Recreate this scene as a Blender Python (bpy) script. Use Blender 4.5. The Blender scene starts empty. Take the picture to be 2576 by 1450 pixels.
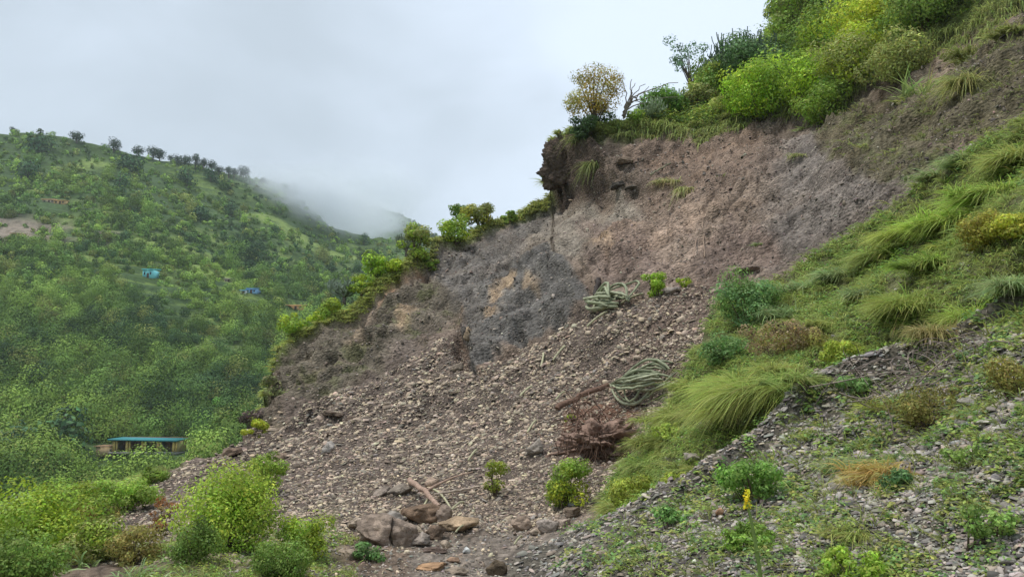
import bpy, math, random
import numpy as np
from math import radians as R
scene = bpy.context.scene
COL = scene.collection
# ------------------------------------------------------------------ camera, world, sun, exposure
FPX = 745.0
PITCH = R(9.0)
CAMZ = 1.6
cd = bpy.data.cameras.new('camera'); cam = bpy.data.objects.new('camera', cd); COL.objects.link(cam)
cam.location = (0, 0, CAMZ); cam.rotation_euler = (R(90) + PITCH, 0, 0)
cd.sensor_width = 36; cd.lens = 36 * FPX / 1024; cd.clip_start = 0.1; cd.clip_end = 20000
scene.camera = cam
SUN_EL, SUN_AZ = R(70), R(265)          # azimuth measured like sun_rotation
world = bpy.data.worlds.new('World'); scene.world = world; world.use_nodes = True
nt = world.node_tree; nt.nodes.clear()
def N(t, **k):
    n = nt.nodes.new(t)
    for a, b in k.items(): setattr(n, a, b)
    return n
out = N('ShaderNodeOutputWorld'); bg = N('ShaderNodeBackground')
sky = N('ShaderNodeTexSky', sky_type='NISHITA', sun_disc=False, sun_elevation=SUN_EL, sun_rotation=SUN_AZ)
tc = N('ShaderNodeTexCoord')
mp = N('ShaderNodeMapping'); mp.inputs['Scale'].default_value = (1.6, 1.6, 3.0); mp.inputs['Location'].default_value = (3.1, 0.4, 1.7)
nz = N('ShaderNodeTexNoise'); nz.inputs['Scale'].default_value = 2.1; nz.inputs['Detail'].default_value = 7; nz.inputs['Roughness'].default_value = 0.48; nz.inputs['Distortion'].default_value = 0.25
sep = N('ShaderNodeSeparateXYZ')
xr = N('ShaderNodeMapRange'); xr.inputs['From Min'].default_value = -0.25; xr.inputs['From Max'].default_value = 0.18
addn = N('ShaderNodeMath', operation='MULTIPLY_ADD'); addn.inputs[1].default_value = 1.0
rampn = N('ShaderNodeMapRange', interpolation_type='SMOOTHSTEP'); rampn.inputs['From Min'].default_value = 0.36; rampn.inputs['From Max'].default_value = 1.12
mixc = N('ShaderNodeMix', data_type='RGBA')
mixc.inputs['A'].default_value = (2.95, 3.38, 3.8, 1)      # shaded cloud
mixc.inputs['B'].default_value = (4.5, 5.1, 5.9, 1)       # bright thin cloud
mix2 = N('ShaderNodeMix', data_type='RGBA'); mix2.inputs['Factor'].default_value = 0.94
L = nt.links.new
L(tc.outputs['Generated'], mp.inputs['Vector']); L(mp.outputs['Vector'], nz.inputs['Vector'])
L(tc.outputs['Generated'], sep.inputs['Vector']); L(sep.outputs['X'], xr.inputs['Value'])
L(nz.outputs['Fac'], addn.inputs[0]); 
xm = N('ShaderNodeMath', operation='MULTIPLY'); xm.inputs[1].default_value = 0.5; L(xr.outputs['Result'], xm.inputs[0]); L(xm.outputs[0], addn.inputs[2])
L(addn.outputs[0], rampn.inputs['Value']); L(rampn.outputs['Result'], mixc.inputs['Factor'])
L(sky.outputs['Color'], mix2.inputs['A']); L(mixc.outputs['Result'], mix2.inputs['B'])
L(mix2.outputs['Result'], bg.inputs['Color']); bg.inputs['Strength'].default_value = 0.1
L(bg.outputs['Background'], out.inputs['Surface'])
sd = bpy.data.lights.new('sun', 'SUN'); sd.energy = 1.5; sd.angle = R(14); sd.color = (1, 0.96, 0.9)
sun = bpy.data.objects.new('sun', sd); COL.objects.link(sun)
sx, sy = math.sin(SUN_AZ), math.cos(SUN_AZ)
from mathutils import Vector
sun.rotation_euler = Vector((sx * math.cos(SUN_EL), sy * math.cos(SUN_EL), math.sin(SUN_EL))).to_track_quat('Z', 'Y').to_euler()
sun.location = (0, 0, 60)
scene.view_settings.view_transform = 'Standard'; scene.view_settings.look = 'None'
scene.view_settings.exposure = 0.98; scene.view_settings.gamma = 1
scene.cycles.volume_max_steps = 128; scene.cycles.volume_bounces = 4

# ------------------------------------------------------------------ numeric helpers
K = 1 / 2.5156                     # measured picture units to 1024-wide units
SP, CP = math.sin(PITCH), math.cos(PITCH)
def P(u, v, d):
    u = np.asarray(u, float); v = np.asarray(v, float); d = np.asarray(d, float)
    a = (u - 512) / FPX; b = (288 - v) / FPX
    return np.stack([d * a, d * (CP - b * SP), CAMZ + d * (SP + b * CP)], -1)
_pr = np.random.RandomState(7); _perm = _pr.permutation(256); _perm = np.concatenate([_perm, _perm, _perm])
_g = _pr.normal(size=(256, 3)); _g /= np.linalg.norm(_g, axis=1)[:, None]
def noise(p):
    p = np.asarray(p, float); i = np.floor(p).astype(np.int64); f = p - i; i &= 255
    w = f * f * f * (f * (f * 6 - 15) + 10); r = 0
    for a in (0, 1):
        for b in (0, 1):
            for c in (0, 1):
                h = _perm[_perm[_perm[i[..., 0] + a] + i[..., 1] + b] + i[..., 2] + c]
                g = _g[h]; dd = (g[..., 0] * (f[..., 0] - a) + g[..., 1] * (f[..., 1] - b) + g[..., 2] * (f[..., 2] - c))
                ww = (w[..., 0] if a else 1 - w[..., 0]) * (w[..., 1] if b else 1 - w[..., 1]) * (w[..., 2] if c else 1 - w[..., 2])
                r = r + dd * ww
    return r * 1.5
def fbm(p, o=4, lac=2.03, gain=0.5):
    r = 0; a = 1
    p = np.asarray(p, float)
    for k in range(o): r = r + a * noise(p + k * 17.3); p = p * lac; a *= gain
    return r
def ridged(p, o=4):
    r = 0; a = 1
    p = np.asarray(p, float)
    for k in range(o): r = r + a * (1 - np.abs(noise(p + k * 11.7)) * 2.2); p = p * 2.1; a *= 0.5
    return r / 1.9
def sstep(a, b, x):
    t = np.clip((x - a) / (b - a), 0, 1); return t * t * (3 - 2 * t)
class TPS:
    def __init__(s, pts):
        a = np.array(pts, float); s.c = a[:, :2] * K / 100; z = np.log(a[:, 2]); n = len(a)
        A = np.zeros((n + 3, n + 3)); A[:n, :n] = s.k(s.c[:, None] - s.c[None]) + np.eye(n) * 0.004
        A[:n, n] = 1; A[:n, n + 1:] = s.c; A[n, :n] = 1; A[n + 1:, :n] = s.c.T
        s.w = np.linalg.solve(A, np.concatenate([z, [0, 0, 0]]))
    def k(s, d):
        r2 = (d ** 2).sum(-1) + 1e-12; return 0.5 * r2 * np.log(r2)
    def __call__(s, u, v):
        q = np.stack([np.asarray(u, float) / 100, np.asarray(v, float) / 100], -1); sh = q.shape[:-1]; q = q.reshape(-1, 2); n = len(s.c)
        o = s.w[n] + q @ s.w[n + 1:]
        for i in range(n): o = o + s.w[i] * s.k(q - s.c[i])
        return np.exp(o).reshape(sh)
def polyline(pts):
    a = np.array(pts, float) * K
    return lambda u: np.interp(u, a[:, 0], a[:, 1])
def inpoly(u, v, poly, soft=6.0):
    """soft mask of a polygon in picture units (positive inside)"""
    a = np.array(poly, float) * K; n = len(a)
    u = np.asarray(u, float); v = np.asarray(v, float)
    ins = np.zeros(u.shape, bool); dm = np.full(u.shape, 1e9)
    for i in range(n):
        x1, y1 = a[i]; x2, y2 = a[(i + 1) % n]
        c = ((y1 > v) != (y2 > v)) & (u < (x2 - x1) * (v - y1) / ((y2 - y1) if y2 != y1 else 1e-9) + x1)
        ins ^= c
        t = np.clip(((u - x1) * (x2 - x1) + (v - y1) * (y2 - y1)) / ((x2 - x1) ** 2 + (y2 - y1) ** 2 + 1e-9), 0, 1)
        dm = np.minimum(dm, np.hypot(u - x1 - t * (x2 - x1), v - y1 - t * (y2 - y1)))
    return sstep(-soft, soft, np.where(ins, dm, -dm))

# ------------------------------------------------------------------ mesh helpers
def mesh(name, V, Fl, mat, col=None, smooth=False):
    """V (n,3); Fl list of face index arrays, each (m,k)"""
    V = np.asarray(V, np.float32)
    me = bpy.data.meshes.new(name); me.vertices.add(len(V)); me.vertices.foreach_set('co', V.ravel())
    Fl = [np.asarray(f, np.int32) for f in Fl if len(f)]
    loops = np.concatenate([f.ravel() for f in Fl]); tot = np.concatenate([np.full(len(f), f.shape[1], np.int32) for f in Fl])
    st = np.concatenate([[0], np.cumsum(tot)[:-1]]).astype(np.int32)
    me.loops.add(len(loops)); me.loops.foreach_set('vertex_index', loops)
    me.polygons.add(len(tot)); me.polygons.foreach_set('loop_start', st); me.polygons.foreach_set('loop_total', tot)
    me.update(calc_edges=True)
    if smooth: me.polygons.foreach_set('use_smooth', np.ones(len(tot), bool))
    if col is not None:
        c = np.ones((len(V), 4), np.float32); c[:, :3] = np.clip(col, 0, 1)
        at = me.color_attributes.new('Col', 'FLOAT_COLOR', 'POINT'); at.data.foreach_set('color', c.ravel())
    me.materials.append(mat)
    return me
def tag(o, label=None, cat=None, group=None, kind=None):
    if label: o['label'] = label
    if cat: o['category'] = cat
    if group: o['group'] = group
    if kind: o['kind'] = kind
    return o
def link(name, me, parent=None, loc=(0, 0, 0)):
    o = bpy.data.objects.new(name, me); COL.objects.link(o); o.location = loc
    if parent: o.parent = parent
    return o
def empty(name, loc):
    o = bpy.data.objects.new(name, None); COL.objects.link(o); o.location = loc; o.empty_display_size = 0.2; return o
class G:
    """growing bag of geometry"""
    def __init__(s): s.V = []; s.F = {}; s.C = []; s.n = 0
    def add(s, V, F, C):
        V = np.asarray(V, float).reshape(-1, 3); F = np.asarray(F)
        s.V.append(V); s.F.setdefault(F.shape[1], []).append(F + s.n)
        C = np.asarray(C, float); s.C.append(np.broadcast_to(C, V.shape) if C.ndim == 1 else C); s.n += len(V)
    def build(s, name, mat, parent=None, loc=(0, 0, 0), smooth=False):
        return link(name, mesh(name, np.concatenate(s.V), [np.concatenate(f) for f in s.F.values()], mat, np.concatenate(s.C), smooth), parent, loc)

def mat(name, rough=0.85, ns=8.0, amt=0.35, bump=0.0, bscale=None, transl=0.0, spec=0.3, vor=None, det=6, stretch=None, bd=0.02):
    m = bpy.data.materials.new(name); m.use_nodes = True; t = m.node_tree; t.nodes.clear(); l = t.links.new
    def n(ty, **k):
        q = t.nodes.new(ty)
        for a, b in k.items(): setattr(q, a, b)
        return q
    o = n('ShaderNodeOutputMaterial'); b = n('ShaderNodeBsdfPrincipled'); b.inputs['Roughness'].default_value = rough; b.inputs['Specular IOR Level'].default_value = spec
    at = n('ShaderNodeAttribute', attribute_name='Col'); g = n('ShaderNodeNewGeometry')
    vec = g.outputs['Position']
    if stretch:
        mpn = n('ShaderNodeMapping', vector_type='TEXTURE'); mpn.inputs['Rotation'].default_value = stretch[0]; mpn.inputs['Scale'].default_value = stretch[1]
        l(vec, mpn.inputs['Vector']); vec = mpn.outputs['Vector']
    z = n('ShaderNodeTexNoise'); z.inputs['Scale'].default_value = ns; z.inputs['Detail'].default_value = det; z.inputs['Roughness'].default_value = 0.65
    l(vec, z.inputs['Vector'])
    mr = n('ShaderNodeMapRange'); mr.inputs['From Min'].default_value = 0.3; mr.inputs['From Max'].default_value = 0.7
    mr.inputs['To Min'].default_value = 1 - amt; mr.inputs['To Max'].default_value = 1 + amt; l(z.outputs['Fac'], mr.inputs['Value'])
    mx = n('ShaderNodeVectorMath', operation='SCALE'); l(at.outputs['Color'], mx.inputs[0]); l(mr.outputs['Result'], mx.inputs['Scale'])
    colr = mx.outputs['Vector']
    hsrc = z.outputs['Fac']
    if vor:
        vo = n('ShaderNodeTexVoronoi'); vo.inputs['Scale'].default_value = vor[0]; vo.inputs['Randomness'].default_value = 1; l(vec, vo.inputs['Vector'])
        sp = n('ShaderNodeSeparateXYZ'); l(vo.outputs['Color'], sp.inputs['Vector'])
        m2 = n('ShaderNodeMapRange'); m2.inputs['To Min'].default_value = 1 - vor[1]; m2.inputs['To Max'].default_value = 1 + vor[1]; l(sp.outputs['X'], m2.inputs['Value'])
        mx2 = n('ShaderNodeVectorMath', operation='SCALE'); l(colr, mx2.inputs[0]); l(m2.outputs['Result'], mx2.inputs['Scale']); colr = mx2.outputs['Vector']
        ad = n('ShaderNodeMath', operation='MULTIPLY_ADD'); ad.inputs[1].default_value = -vor[2]; l(vo.outputs['Distance'], ad.inputs[0]); l(hsrc, ad.inputs[2]); hsrc = ad.outputs[0]
    l(colr, b.inputs['Base Color'])
    if bump:
        bp = n('ShaderNodeBump'); bp.inputs['Strength'].default_value = bump; bp.inputs['Distance'].default_value = bd; l(hsrc, bp.inputs['Height']); l(bp.outputs['Normal'], b.inputs['Normal'])
    sh = b.outputs['BSDF']
    if transl:
        tr = n('ShaderNodeBsdfTranslucent'); l(colr, tr.inputs['Color']); ms = n('ShaderNodeMixShader'); ms.inputs[0].default_value = transl
        l(sh, ms.inputs[1]); l(tr.outputs['BSDF'], ms.inputs[2]); sh = ms.outputs[0]
    l(sh, o.inputs['Surface']); return m
M_SLOPE = mat('slide soil and shale', 0.95, 7.0, 0.45, 0.9, vor=(8, 0.22, 0.8), stretch=((0, R(-28), 0), (1.1, 1.1, .7)), spec=0.12, bd=0.16, det=12)
M_GRAVEL = mat('gravel bank soil', 0.95, 16, 0.45, 0.8, vor=(30, 0.4, 0.5), spec=0.15, bd=0.03)
M_HILL = mat('hill grass', 0.95, 0.6, 0.4, spec=0.1)
M_LEAF = mat('leaves', 0.6, 1.2, 0.16, transl=0.4, spec=0.25)
M_FAR = mat('far leaves', 0.8, 0.5, 0.12, transl=0.03, spec=0.08)
M_GRASS = mat('grass blades', 0.6, 2.0, 0.2, transl=0.42, spec=0.25)
M_STONE = mat('shale chips', 0.85, 7, 0.25, 0.4, spec=0.2)
M_ROCK = mat('boulder rock', 0.88, 5.0, 0.4, 0.9, vor=(8.0, 0.22, 0.5), spec=0.2, bd=0.12, det=10)
M_BARK = mat('bark', 0.9, 14, 0.35, 0.6, spec=0.15)
M_EUPH = mat('succulent skin', 0.7, 9, 0.3, 0.3, spec=0.2)
M_WALL = mat('painted wall', 0.9, 1.5, 0.12, spec=0.1)

C_ = lambda *a: np.array(a, float)
# ------------------------------------------------------------------ terrain definitions
S_D = TPS([(1000,1340,12.5),(1250,1400,11),(1100,1450,9.5),(1400,1200,15),(1600,1000,19),(1500,720,26),(1700,700,24),(1150,880,27.5),
 (1000,1000,25),(850,1050,25),(700,1180,20),(640,1110,27),(700,950,33),(850,810,36),(1040,690,40),(1110,640,43),(1250,580,46),(1400,520,48),
 (1300,750,32),(1600,550,35),(1560,430,41),(1500,340,45),(1800,450,34),(1700,600,29),(1900,300,43),(2000,500,28),(2000,650,22),(2200,400,23),
 (2200,250,34),(2350,200,28),(2500,150,24),(2575,60,26),(2400,60,35),(2000,100,60),(1750,250,53),(2200,0,54),(2700,-200,45),(2000,-300,80),
 (450,1250,17),(550,1180,22),(350,1200,24),(200,1250,20),(0,1320,16),(0,1450,9.5),(300,1400,10.5),(600,1400,9.5),(800,1400,10.5),(500,1450,8.2),
 (800,1250,15),(250,1330,13),(0,1650,6),(1000,1700,5.5),(1500,1500,8.6),(1500,1700,6),(1800,1000,17),(2200,700,18.5),(2500,400,18.5),
 (2700,1000,12),(2000,1400,9),(2700,1450,8),(4000,1400,9),(4000,0,18),(4400,800,12),(-400,1500,10),(-400,1300,18),(2900,400,16),(500,2100,3.6),(1400,2100,3.8),(-400,2000,4)])
S_TOP = polyline([(-500,1430),(-200,1380),(0,1330),(100,1280),(200,1238),(300,1212),(400,1186),(480,1170),(560,1162),(620,1130),(640,1090),(665,1020),(690,960),(715,885),
 (745,850),(800,815),(870,780),(930,745),(985,710),(1040,685),(1095,660),(1120,628),(1170,603),(1220,580),(1280,555),(1350,525),(1390,516),(1393,425),(1402,392),(1436,368),(1480,352),(1560,330),(1640,312),(1720,275),(1800,228),(1900,140),(1980,65),(2060,0),(2200,-110),(2600,-420),(3100,-800),(4400,-1500)])
SCARP = polyline([(-900,900),(640,1100),(700,960),(745,862),(870,790),(985,722),(1060,690),(1120,645),(1220,595),(1350,540),(1410,520),(1430,380),(1480,350),(1540,345),(1600,330),(1700,345),(1760,352),(1870,312),(1900,290),(2000,285),(2060,275),
 (2130,255),(2200,215),(2280,160),(2350,120),(2450,60),(2575,-10),(3100,-300)])
N0 = np.array([-0.30, -0.62, 0.72]); N0 /= np.linalg.norm(N0)
SPUR = [(1150,830),(1180,740),(1215,690),(1290,655),(1370,640),(1440,690),(1490,760),(1420,800),(1330,840),(1250,880),(1190,925),(1165,890)]
CLIFF = [(690,960),(720,880),(870,800),(985,735),(1090,690),(1140,780),(1140,840),(1030,890),(900,960),(760,1050),(650,1100)]
UPROCK = [(1440,400),(1560,390),(1640,430),(1600,500),(1500,480),(1420,510)]
MIDROCK = [(1480,560),(1750,520),(1850,540),(1950,600),(2000,660),(1800,690),(1500,700)]
RROCK = [(2050,300),(2250,220),(2400,130),(2600,30),(2700,60),(2700,300),(2500,320),(2340,400),(2280,440),(2150,440),(2080,400)]
def strata(p):
    w = fbm(p * 0.45 + 50, 3)
    return np.stack([p[..., 0] * 0.62 + p[..., 2] * 0.35 + w * .5, p[..., 1] * 0.6 - w * .4, p[..., 2] * 1.1 - p[..., 0] * 0.62 + w * .9], -1)
def s_disp(p, u, v):
    wx = 9 * fbm(np.stack([np.asarray(u) / 16, np.asarray(v) / 16, np.asarray(u) * 0 + 4], -1), 4); u0, v0 = u, v; u = u + wx; v = v + wx * .6
    rk = np.clip(.25 * inpoly(u, v, SPUR, 5) + .7 * inpoly(u, v, CLIFF, 9) + inpoly(u, v, UPROCK, 7) + 0.6 * inpoly(u, v, MIDROCK, 9) + 0.75 * inpoly(u, v, RROCK, 10), 0, 1)
    near = sstep(12, 34, np.linalg.norm(p, axis=-1))
    d = fbm(p * 0.16, 3) * 0.8 * near + fbm(p * 0.9 + 5, 4) * (.08 + .10 * near) + (ridged(p * 2.3 + 7, 4) - .6) * (.03 + .12 * near) * sstep(-.25, .5, fbm(p * .35 + 60, 3))
    q = strata(p)
    r = ridged(q * 0.5, 5); r = r * sstep(-.5, .4, fbm(p * .5 + 70, 3)) + .3
    d = d + rk * ((r - 0.55) * 0.85 + (ridged(p * 0.33 + 3, 3) - 0.5) * 1.0) * near
    d = d + (1 - rk) * (ridged(q * 1.3 + 9, 4) - 0.6) * 0.10 * near
    # gullies running down the slope
    gl = fbm(np.stack([p[..., 0] * 0.9 + p[..., 2] * 0.2, p[..., 1] * 0.12, p[..., 2] * 0.1], -1), 3)
    d = d + gl * 0.2 * near
    d = d + .4 * inpoly(u, v, SPUR, 9.0) + .28 * (ridged(p * C_(.9, .5, .35) + 12, 4) - .5) * inpoly(u, v, SPUR, 5.0) - .8 * inpoly(u, v, [(1145,825),(1170,860),(1190,930),(1160,925),(1140,870)], 4)
    d = d + .8 * inpoly(u, v, [(1385,385),(1500,370),(1545,430),(1510,480),(1405,500)], 5)
    al = u0 * .80 - v0 * .60; pe = u0 * .60 + v0 * .80
    d = d + fbm(np.stack([al / 70, pe / 9, al * 0 + 6], -1), 4) * .16 * near - .12 * near * sstep(.18, .42, fbm(np.stack([al / 14, pe / 4.5, al * 0 + 16], -1), 3))
    u, v = u0, v0
    d = d + sstep(-3, 3, SCARP(u) + 3 * noise(np.stack([u / 9, v * 0, v * 0], -1)) - v) * 0.55 * sstep(640 * K, 760 * K, u)
    return d
def surfS(u, v, full=True):
    u = np.asarray(u, float); v = np.asarray(v, float); p = P(u, v, S_D(u, v))
    return p + N0 * s_disp(p, u, v)[..., None] if full else p
F_D = TPS([(2575,1450,3.3),(2000,1450,3.9),(1500,1450,5.6),(2575,1000,5.2),(2100,1200,5.6),(1700,1300,6.6),(2575,600,8.2),(2250,1000,7),(1900,1100,8.2),
 (1560,1250,10),(1700,960,12),(1800,800,14),(2300,700,10),(2100,620,15),(2575,300,12.5),(2330,400,15),(2450,330,14),(1440,1370,9),(2400,500,12),(2000,900,9.8),
 (2800,1400,3),(2800,800,6),(2000,2100,2.3),(2700,2100,2),(4600,2100,1.6),(4600,1300,2.2),(4600,400,4.2),(3600,500,6),(1500,2000,3),(1900,700,16),(1300,1500,7)])
F_TOP = polyline([(1150,1750),(1300,1520),(1370,1450),(1450,1375),(1500,1290),(1560,1190),(1600,1120),(1650,1035),(1700,960),(1750,860),(1790,775),(1850,725),(2000,672),(2100,612),(2200,550),(2280,500),(2340,450),(2440,390),(2575,305),(2800,150),(3100,-50),(4800,-700)])
NF = np.array([-0.35, -0.6, 0.72]); NF /= np.linalg.norm(NF)
GRIDGE = polyline([(1300,1500),(1450,1400),(1700,1265),(1900,1120),(2050,985),(2200,930),(2400,840),(2575,700),(2900,500)])
def f_disp(p, u, v):
    d = fbm(p * 0.35 + 3, 4) * 0.28 + fbm(p * 2.2, 4) * 0.05
    g = v - GRIDGE(u)
    return d + 0.28 * np.exp(-(g / 9.0) ** 2) - 0.35 * np.exp(-((g + 16) / 12.0) ** 2)
def surfF(u, v, full=True):
    u = np.asarray(u, float); v = np.asarray(v, float); p = P(u, v, F_D(u, v))
    return p + NF * f_disp(p, u, v)[..., None] if full else p
H_D = TPS([(0,1300,130),(350,1150,165),(640,1100,175),(0,1100,175),(350,1000,205),(700,1000,220),(0,850,230),(350,800,255),(700,800,290),(900,750,340),(0,600,310),(400,600,340),
 (700,650,370),(1000,650,450),(0,450,380),(300,450,405),(600,520,440),(0,340,440),(300,380,460),(640,455,510),(750,500,530),(900,590,530),(1024,604,530),(1200,700,430),
 (1400,900,350),(1400,1300,220),(-500,300,430),(-500,1400,110),(200,1500,105),(700,1500,125)])
H_TOP = polyline([(-700,325),(0,340),(100,345),(200,365),(300,380),(400,400),(480,415),(560,435),(640,455),(700,470),(746,500),(828,565),(935,592),(1024,604),(1110,640),(1300,800),(1700,1100)])
NH = np.array([0, -0.5, 0.86])
def h_disp(p):
    far = np.clip(np.linalg.norm(p, axis=-1) / 450, 0, 1) ** 1.3
    d = fbm(p * 0.012, 4) * 5 * far + fbm(p * 0.06, 3) * 0.8
    z = p[..., 2] + d + p[..., 0] * 0.05 + fbm(p * 0.015 + 8, 2) * 6
    t = (z / 4.2) % 1.0
    return d + (sstep(0, 0.35, t) - t) * 1.9
def surfH(u, v):
    p = P(u, v, H_D(u, v)); return p + NH * h_disp(p)[..., None]
def grid_faces(nr, nc):
    i = np.arange(nr * nc).reshape(nr, nc)
    return np.stack([i[:-1, :-1], i[1:, :-1], i[1:, 1:], i[:-1, 1:]], -1).reshape(-1, 4)
def rolled(E, steps, down):
    a = E - np.array([0, 0, CAMZ]); a[..., 2] = 0; a /= np.linalg.norm(a, axis=-1, keepdims=True)
    rows = []
    for s in steps:
        q = E + a * s; q[..., 2] -= down * s ** 1.15; q = q + NF * (fbm(q * 0.6, 3) * 0.1 * min(1, s))[..., None] * 0; rows.append(q)
    return np.stack(rows[::-1])
def lerp(a, b, t): t = np.asarray(t)[..., None]; return a * (1 - t) + b * t
C_ = lambda *a: np.array(a, float)
# colours (linear albedo)
BROWN = C_(.205, .155, .118); RED = C_(.20, .115, .08); GREY = C_(.17, .152, .134); TAN = C_(.36, .265, .175); DARK = C_(.075, .062, .05); SCREE = C_(.25, .195, .16); SOILG = C_(.12, .14, .045); MOSS = C_(.14, .15, .06)

# slide sheet
us = np.concatenate([np.arange(-420, -60, 5), np.arange(-60, 1085, 1.4), np.arange(1085, 1700, 6)]); tt = np.linspace(0, 1, 400) ** 1.12
U, T = np.meshgrid(us, tt); st_ = np.mean([S_TOP(U + k) for k in range(-36, 37, 4)], 0); Vv = st_ + (np.maximum(860, st_ + 200) - st_) * T + (S_TOP(U) - st_) * np.maximum(0, 1 - T / .22) ** 2
p0 = P(U, Vv, S_D(U, Vv)); dsp = s_disp(p0, U, Vv); PS = p0 + N0 * dsp[..., None]
col = np.broadcast_to(BROWN, PS.shape).copy()
wob = 14 * fbm(np.stack([U / 40, Vv / 40, U * 0], -1), 4); Uw = U + wob; Vw = Vv + 12 * fbm(np.stack([U / 35, Vv / 35, U * 0 + 9], -1), 4)
def zone(poly, c, soft=8, k=1.0):
    global col
    col = lerp(col, c, inpoly(Uw, Vw, poly, soft) * k)
zone([(1480,330),(1700,345),(1900,300),(2050,290),(1980,430),(1850,480),(1700,560),(1620,480),(1560,360)], C_(.20, .145, .11), 10)
zone([(1100,640),(1400,520),(1440,560),(1330,640),(1250,700),(1180,760),(1130,800),(1060,720)], GREY * 0.95, 9)
zone([(1400,540),(1560,500),(1620,520),(1540,640),(1420,700),(1320,640)], C_(.24, .205, .165), 10)
zone([(1950,330),(2100,280),(2250,330),(2330,420),(2200,560),(2080,640),(1950,690),(1900,600),(1950,480)], GREY * C_(1.05, 1, .98), 30)
zone([(2050,300),(2250,215),(2600,20),(2750,20),(2750,380),(2500,330),(2330,400),(2150,440)], C_(.135, .12, .09), 12, .9)
zone(MIDROCK, C_(.21, .155, .125), 10); zone([(1560,560),(1680,500),(1780,480),(1820,560),(1760,640),(1700,690),(1580,600)], C_(.31, .235, .18), 10, .7)
zone(CLIFF, C_(.14, .118, .088), 9); zone(SPUR, C_(.13, .12, .108), 4); zone(UPROCK, C_(.17, .13, .1), 7)
zone([(1000,690),(1050,685),(1010,720),(960,760)], C_(.42, .26, .17), 4); zone([(1000,790),(1035,780),(1030,815),(1000,820)], TAN, 3)
zone([(1240,710),(1290,700),(1280,740),(1245,745)], TAN * 1.15, 4, 1); zone([(1330,700),(1370,700),(1350,750),(1320,740)], TAN, 4, .7); zone([(1235,775),(1270,765),(1270,815),(1240,815)], TAN, 4, .7)
zone([(880,830),(930,800),(920,850),(860,870)], TAN, 5, .5); zone([(1480,600),(1540,580),(1560,620),(1500,640)], TAN, 5, .6)
zone([(1080,790),(1145,830),(1170,930),(900,980),(980,900)], C_(.19, .15, .125), 8, .8)
scr = np.maximum(inpoly(Uw, Vw, [(640,1110),(800,1030),(980,930),(1140,850),(1190,940),(1400,830),(1500,760),(1640,740),(1800,720),(1800,950),(1700,1100),(1560,1250),(1300,1330),(900,1330),(640,1400),(250,1420),(100,1400),(300,1260),(450,1180),(560,1165)], 8), 0)
col = lerp(col, SCREE * 0.5, scr)
zone([(1430,1030),(1560,1000),(1640,1010),(1590,1110),(1540,1170),(1440,1160),(1420,1090)], C_(.17, .10, .07), 8)
zone([(1640,770),(1700,700),(1800,690),(1850,720),(1780,850),(1640,900),(1500,1000)], C_(.17, .12, .095), 10, .6)
zone([(1040,1370),(1300,1340),(1480,1300),(1500,1380),(1380,1450),(1400,1600),(1000,1600)], C_(.21, .175, .145), 10)
zone([(-900,1200),(0,1290),(250,1200),(480,1160),(380,1220),(250,1340),(100,1440),(0,1600),(-900,1600)], SOILG, 9)
zone([(380,1400),(600,1370),(850,1260),(850,1500),(400,1600)], C_(.14, .13, .075), 12, .8)
veg = sstep(-2.5, 2.5, SCARP(U) + 3 * noise(np.stack([U / 9, Vv * 0, Vv * 0], -1)) - Vv)
col = lerp(col, SOILG, veg * sstep(560 * K, 660 * K, U))
lipd = np.exp(-((Vv - SCARP(U) - 4) / 3.5) ** 2) * sstep(640 * K, 740 * K, U)
zone([(1490,330),(1560,325),(1640,330),(1560,360),(1440,400),(1420,370)], MOSS, 6)
q = strata(PS)
st = fbm(q * 1.1, 5); col = col * (1 + 0.34 * st)[..., None] * 1.14
Ur = U + 4 * noise(np.stack([U / 30, Vv / 30, U * 0 + 3], -1)); al = (Ur * .80 - Vv * .60); pe = (Ur * .60 + Vv * .80)
stk = fbm(np.stack([al / 75, pe / 7, U * 0 + 6], -1), 5)
offv = sstep(0, 1, (U - 60) / 100)
col = col * (1 + .42 * stk * offv)[..., None]
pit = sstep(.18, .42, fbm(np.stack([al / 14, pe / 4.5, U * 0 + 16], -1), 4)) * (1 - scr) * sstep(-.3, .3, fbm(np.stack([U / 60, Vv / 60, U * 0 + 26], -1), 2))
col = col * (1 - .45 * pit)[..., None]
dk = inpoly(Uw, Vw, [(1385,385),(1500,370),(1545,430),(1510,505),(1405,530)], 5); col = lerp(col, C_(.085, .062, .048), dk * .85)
rr_ = inpoly(Uw, Vw, RROCK, 8); col = lerp(col, col * C_(.92, .90, .76), rr_)
mossn = sstep(0.15, 0.5, fbm(PS * 0.8 + 31, 4)) * np.clip(inpoly(Uw, Vw, CLIFF, 9) * 0.6 + inpoly(Uw, Vw, RROCK, 10) * 0.9, 0, 1); col = lerp(col, C_(.15, .165, .065), mossn * 0.7)
redn = sstep(0.1, 0.6, fbm(PS * 0.25 + 77, 4)); col = lerp(col, col * C_(1.04, 1.0, .96), redn)
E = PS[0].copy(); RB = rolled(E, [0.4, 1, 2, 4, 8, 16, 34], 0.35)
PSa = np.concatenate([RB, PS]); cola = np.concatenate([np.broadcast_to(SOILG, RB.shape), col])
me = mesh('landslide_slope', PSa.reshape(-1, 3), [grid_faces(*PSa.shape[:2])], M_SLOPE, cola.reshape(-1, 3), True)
tag(link('hillside', me), 'bare brown and grey landslide slope of broken shale', kind='structure')

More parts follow.
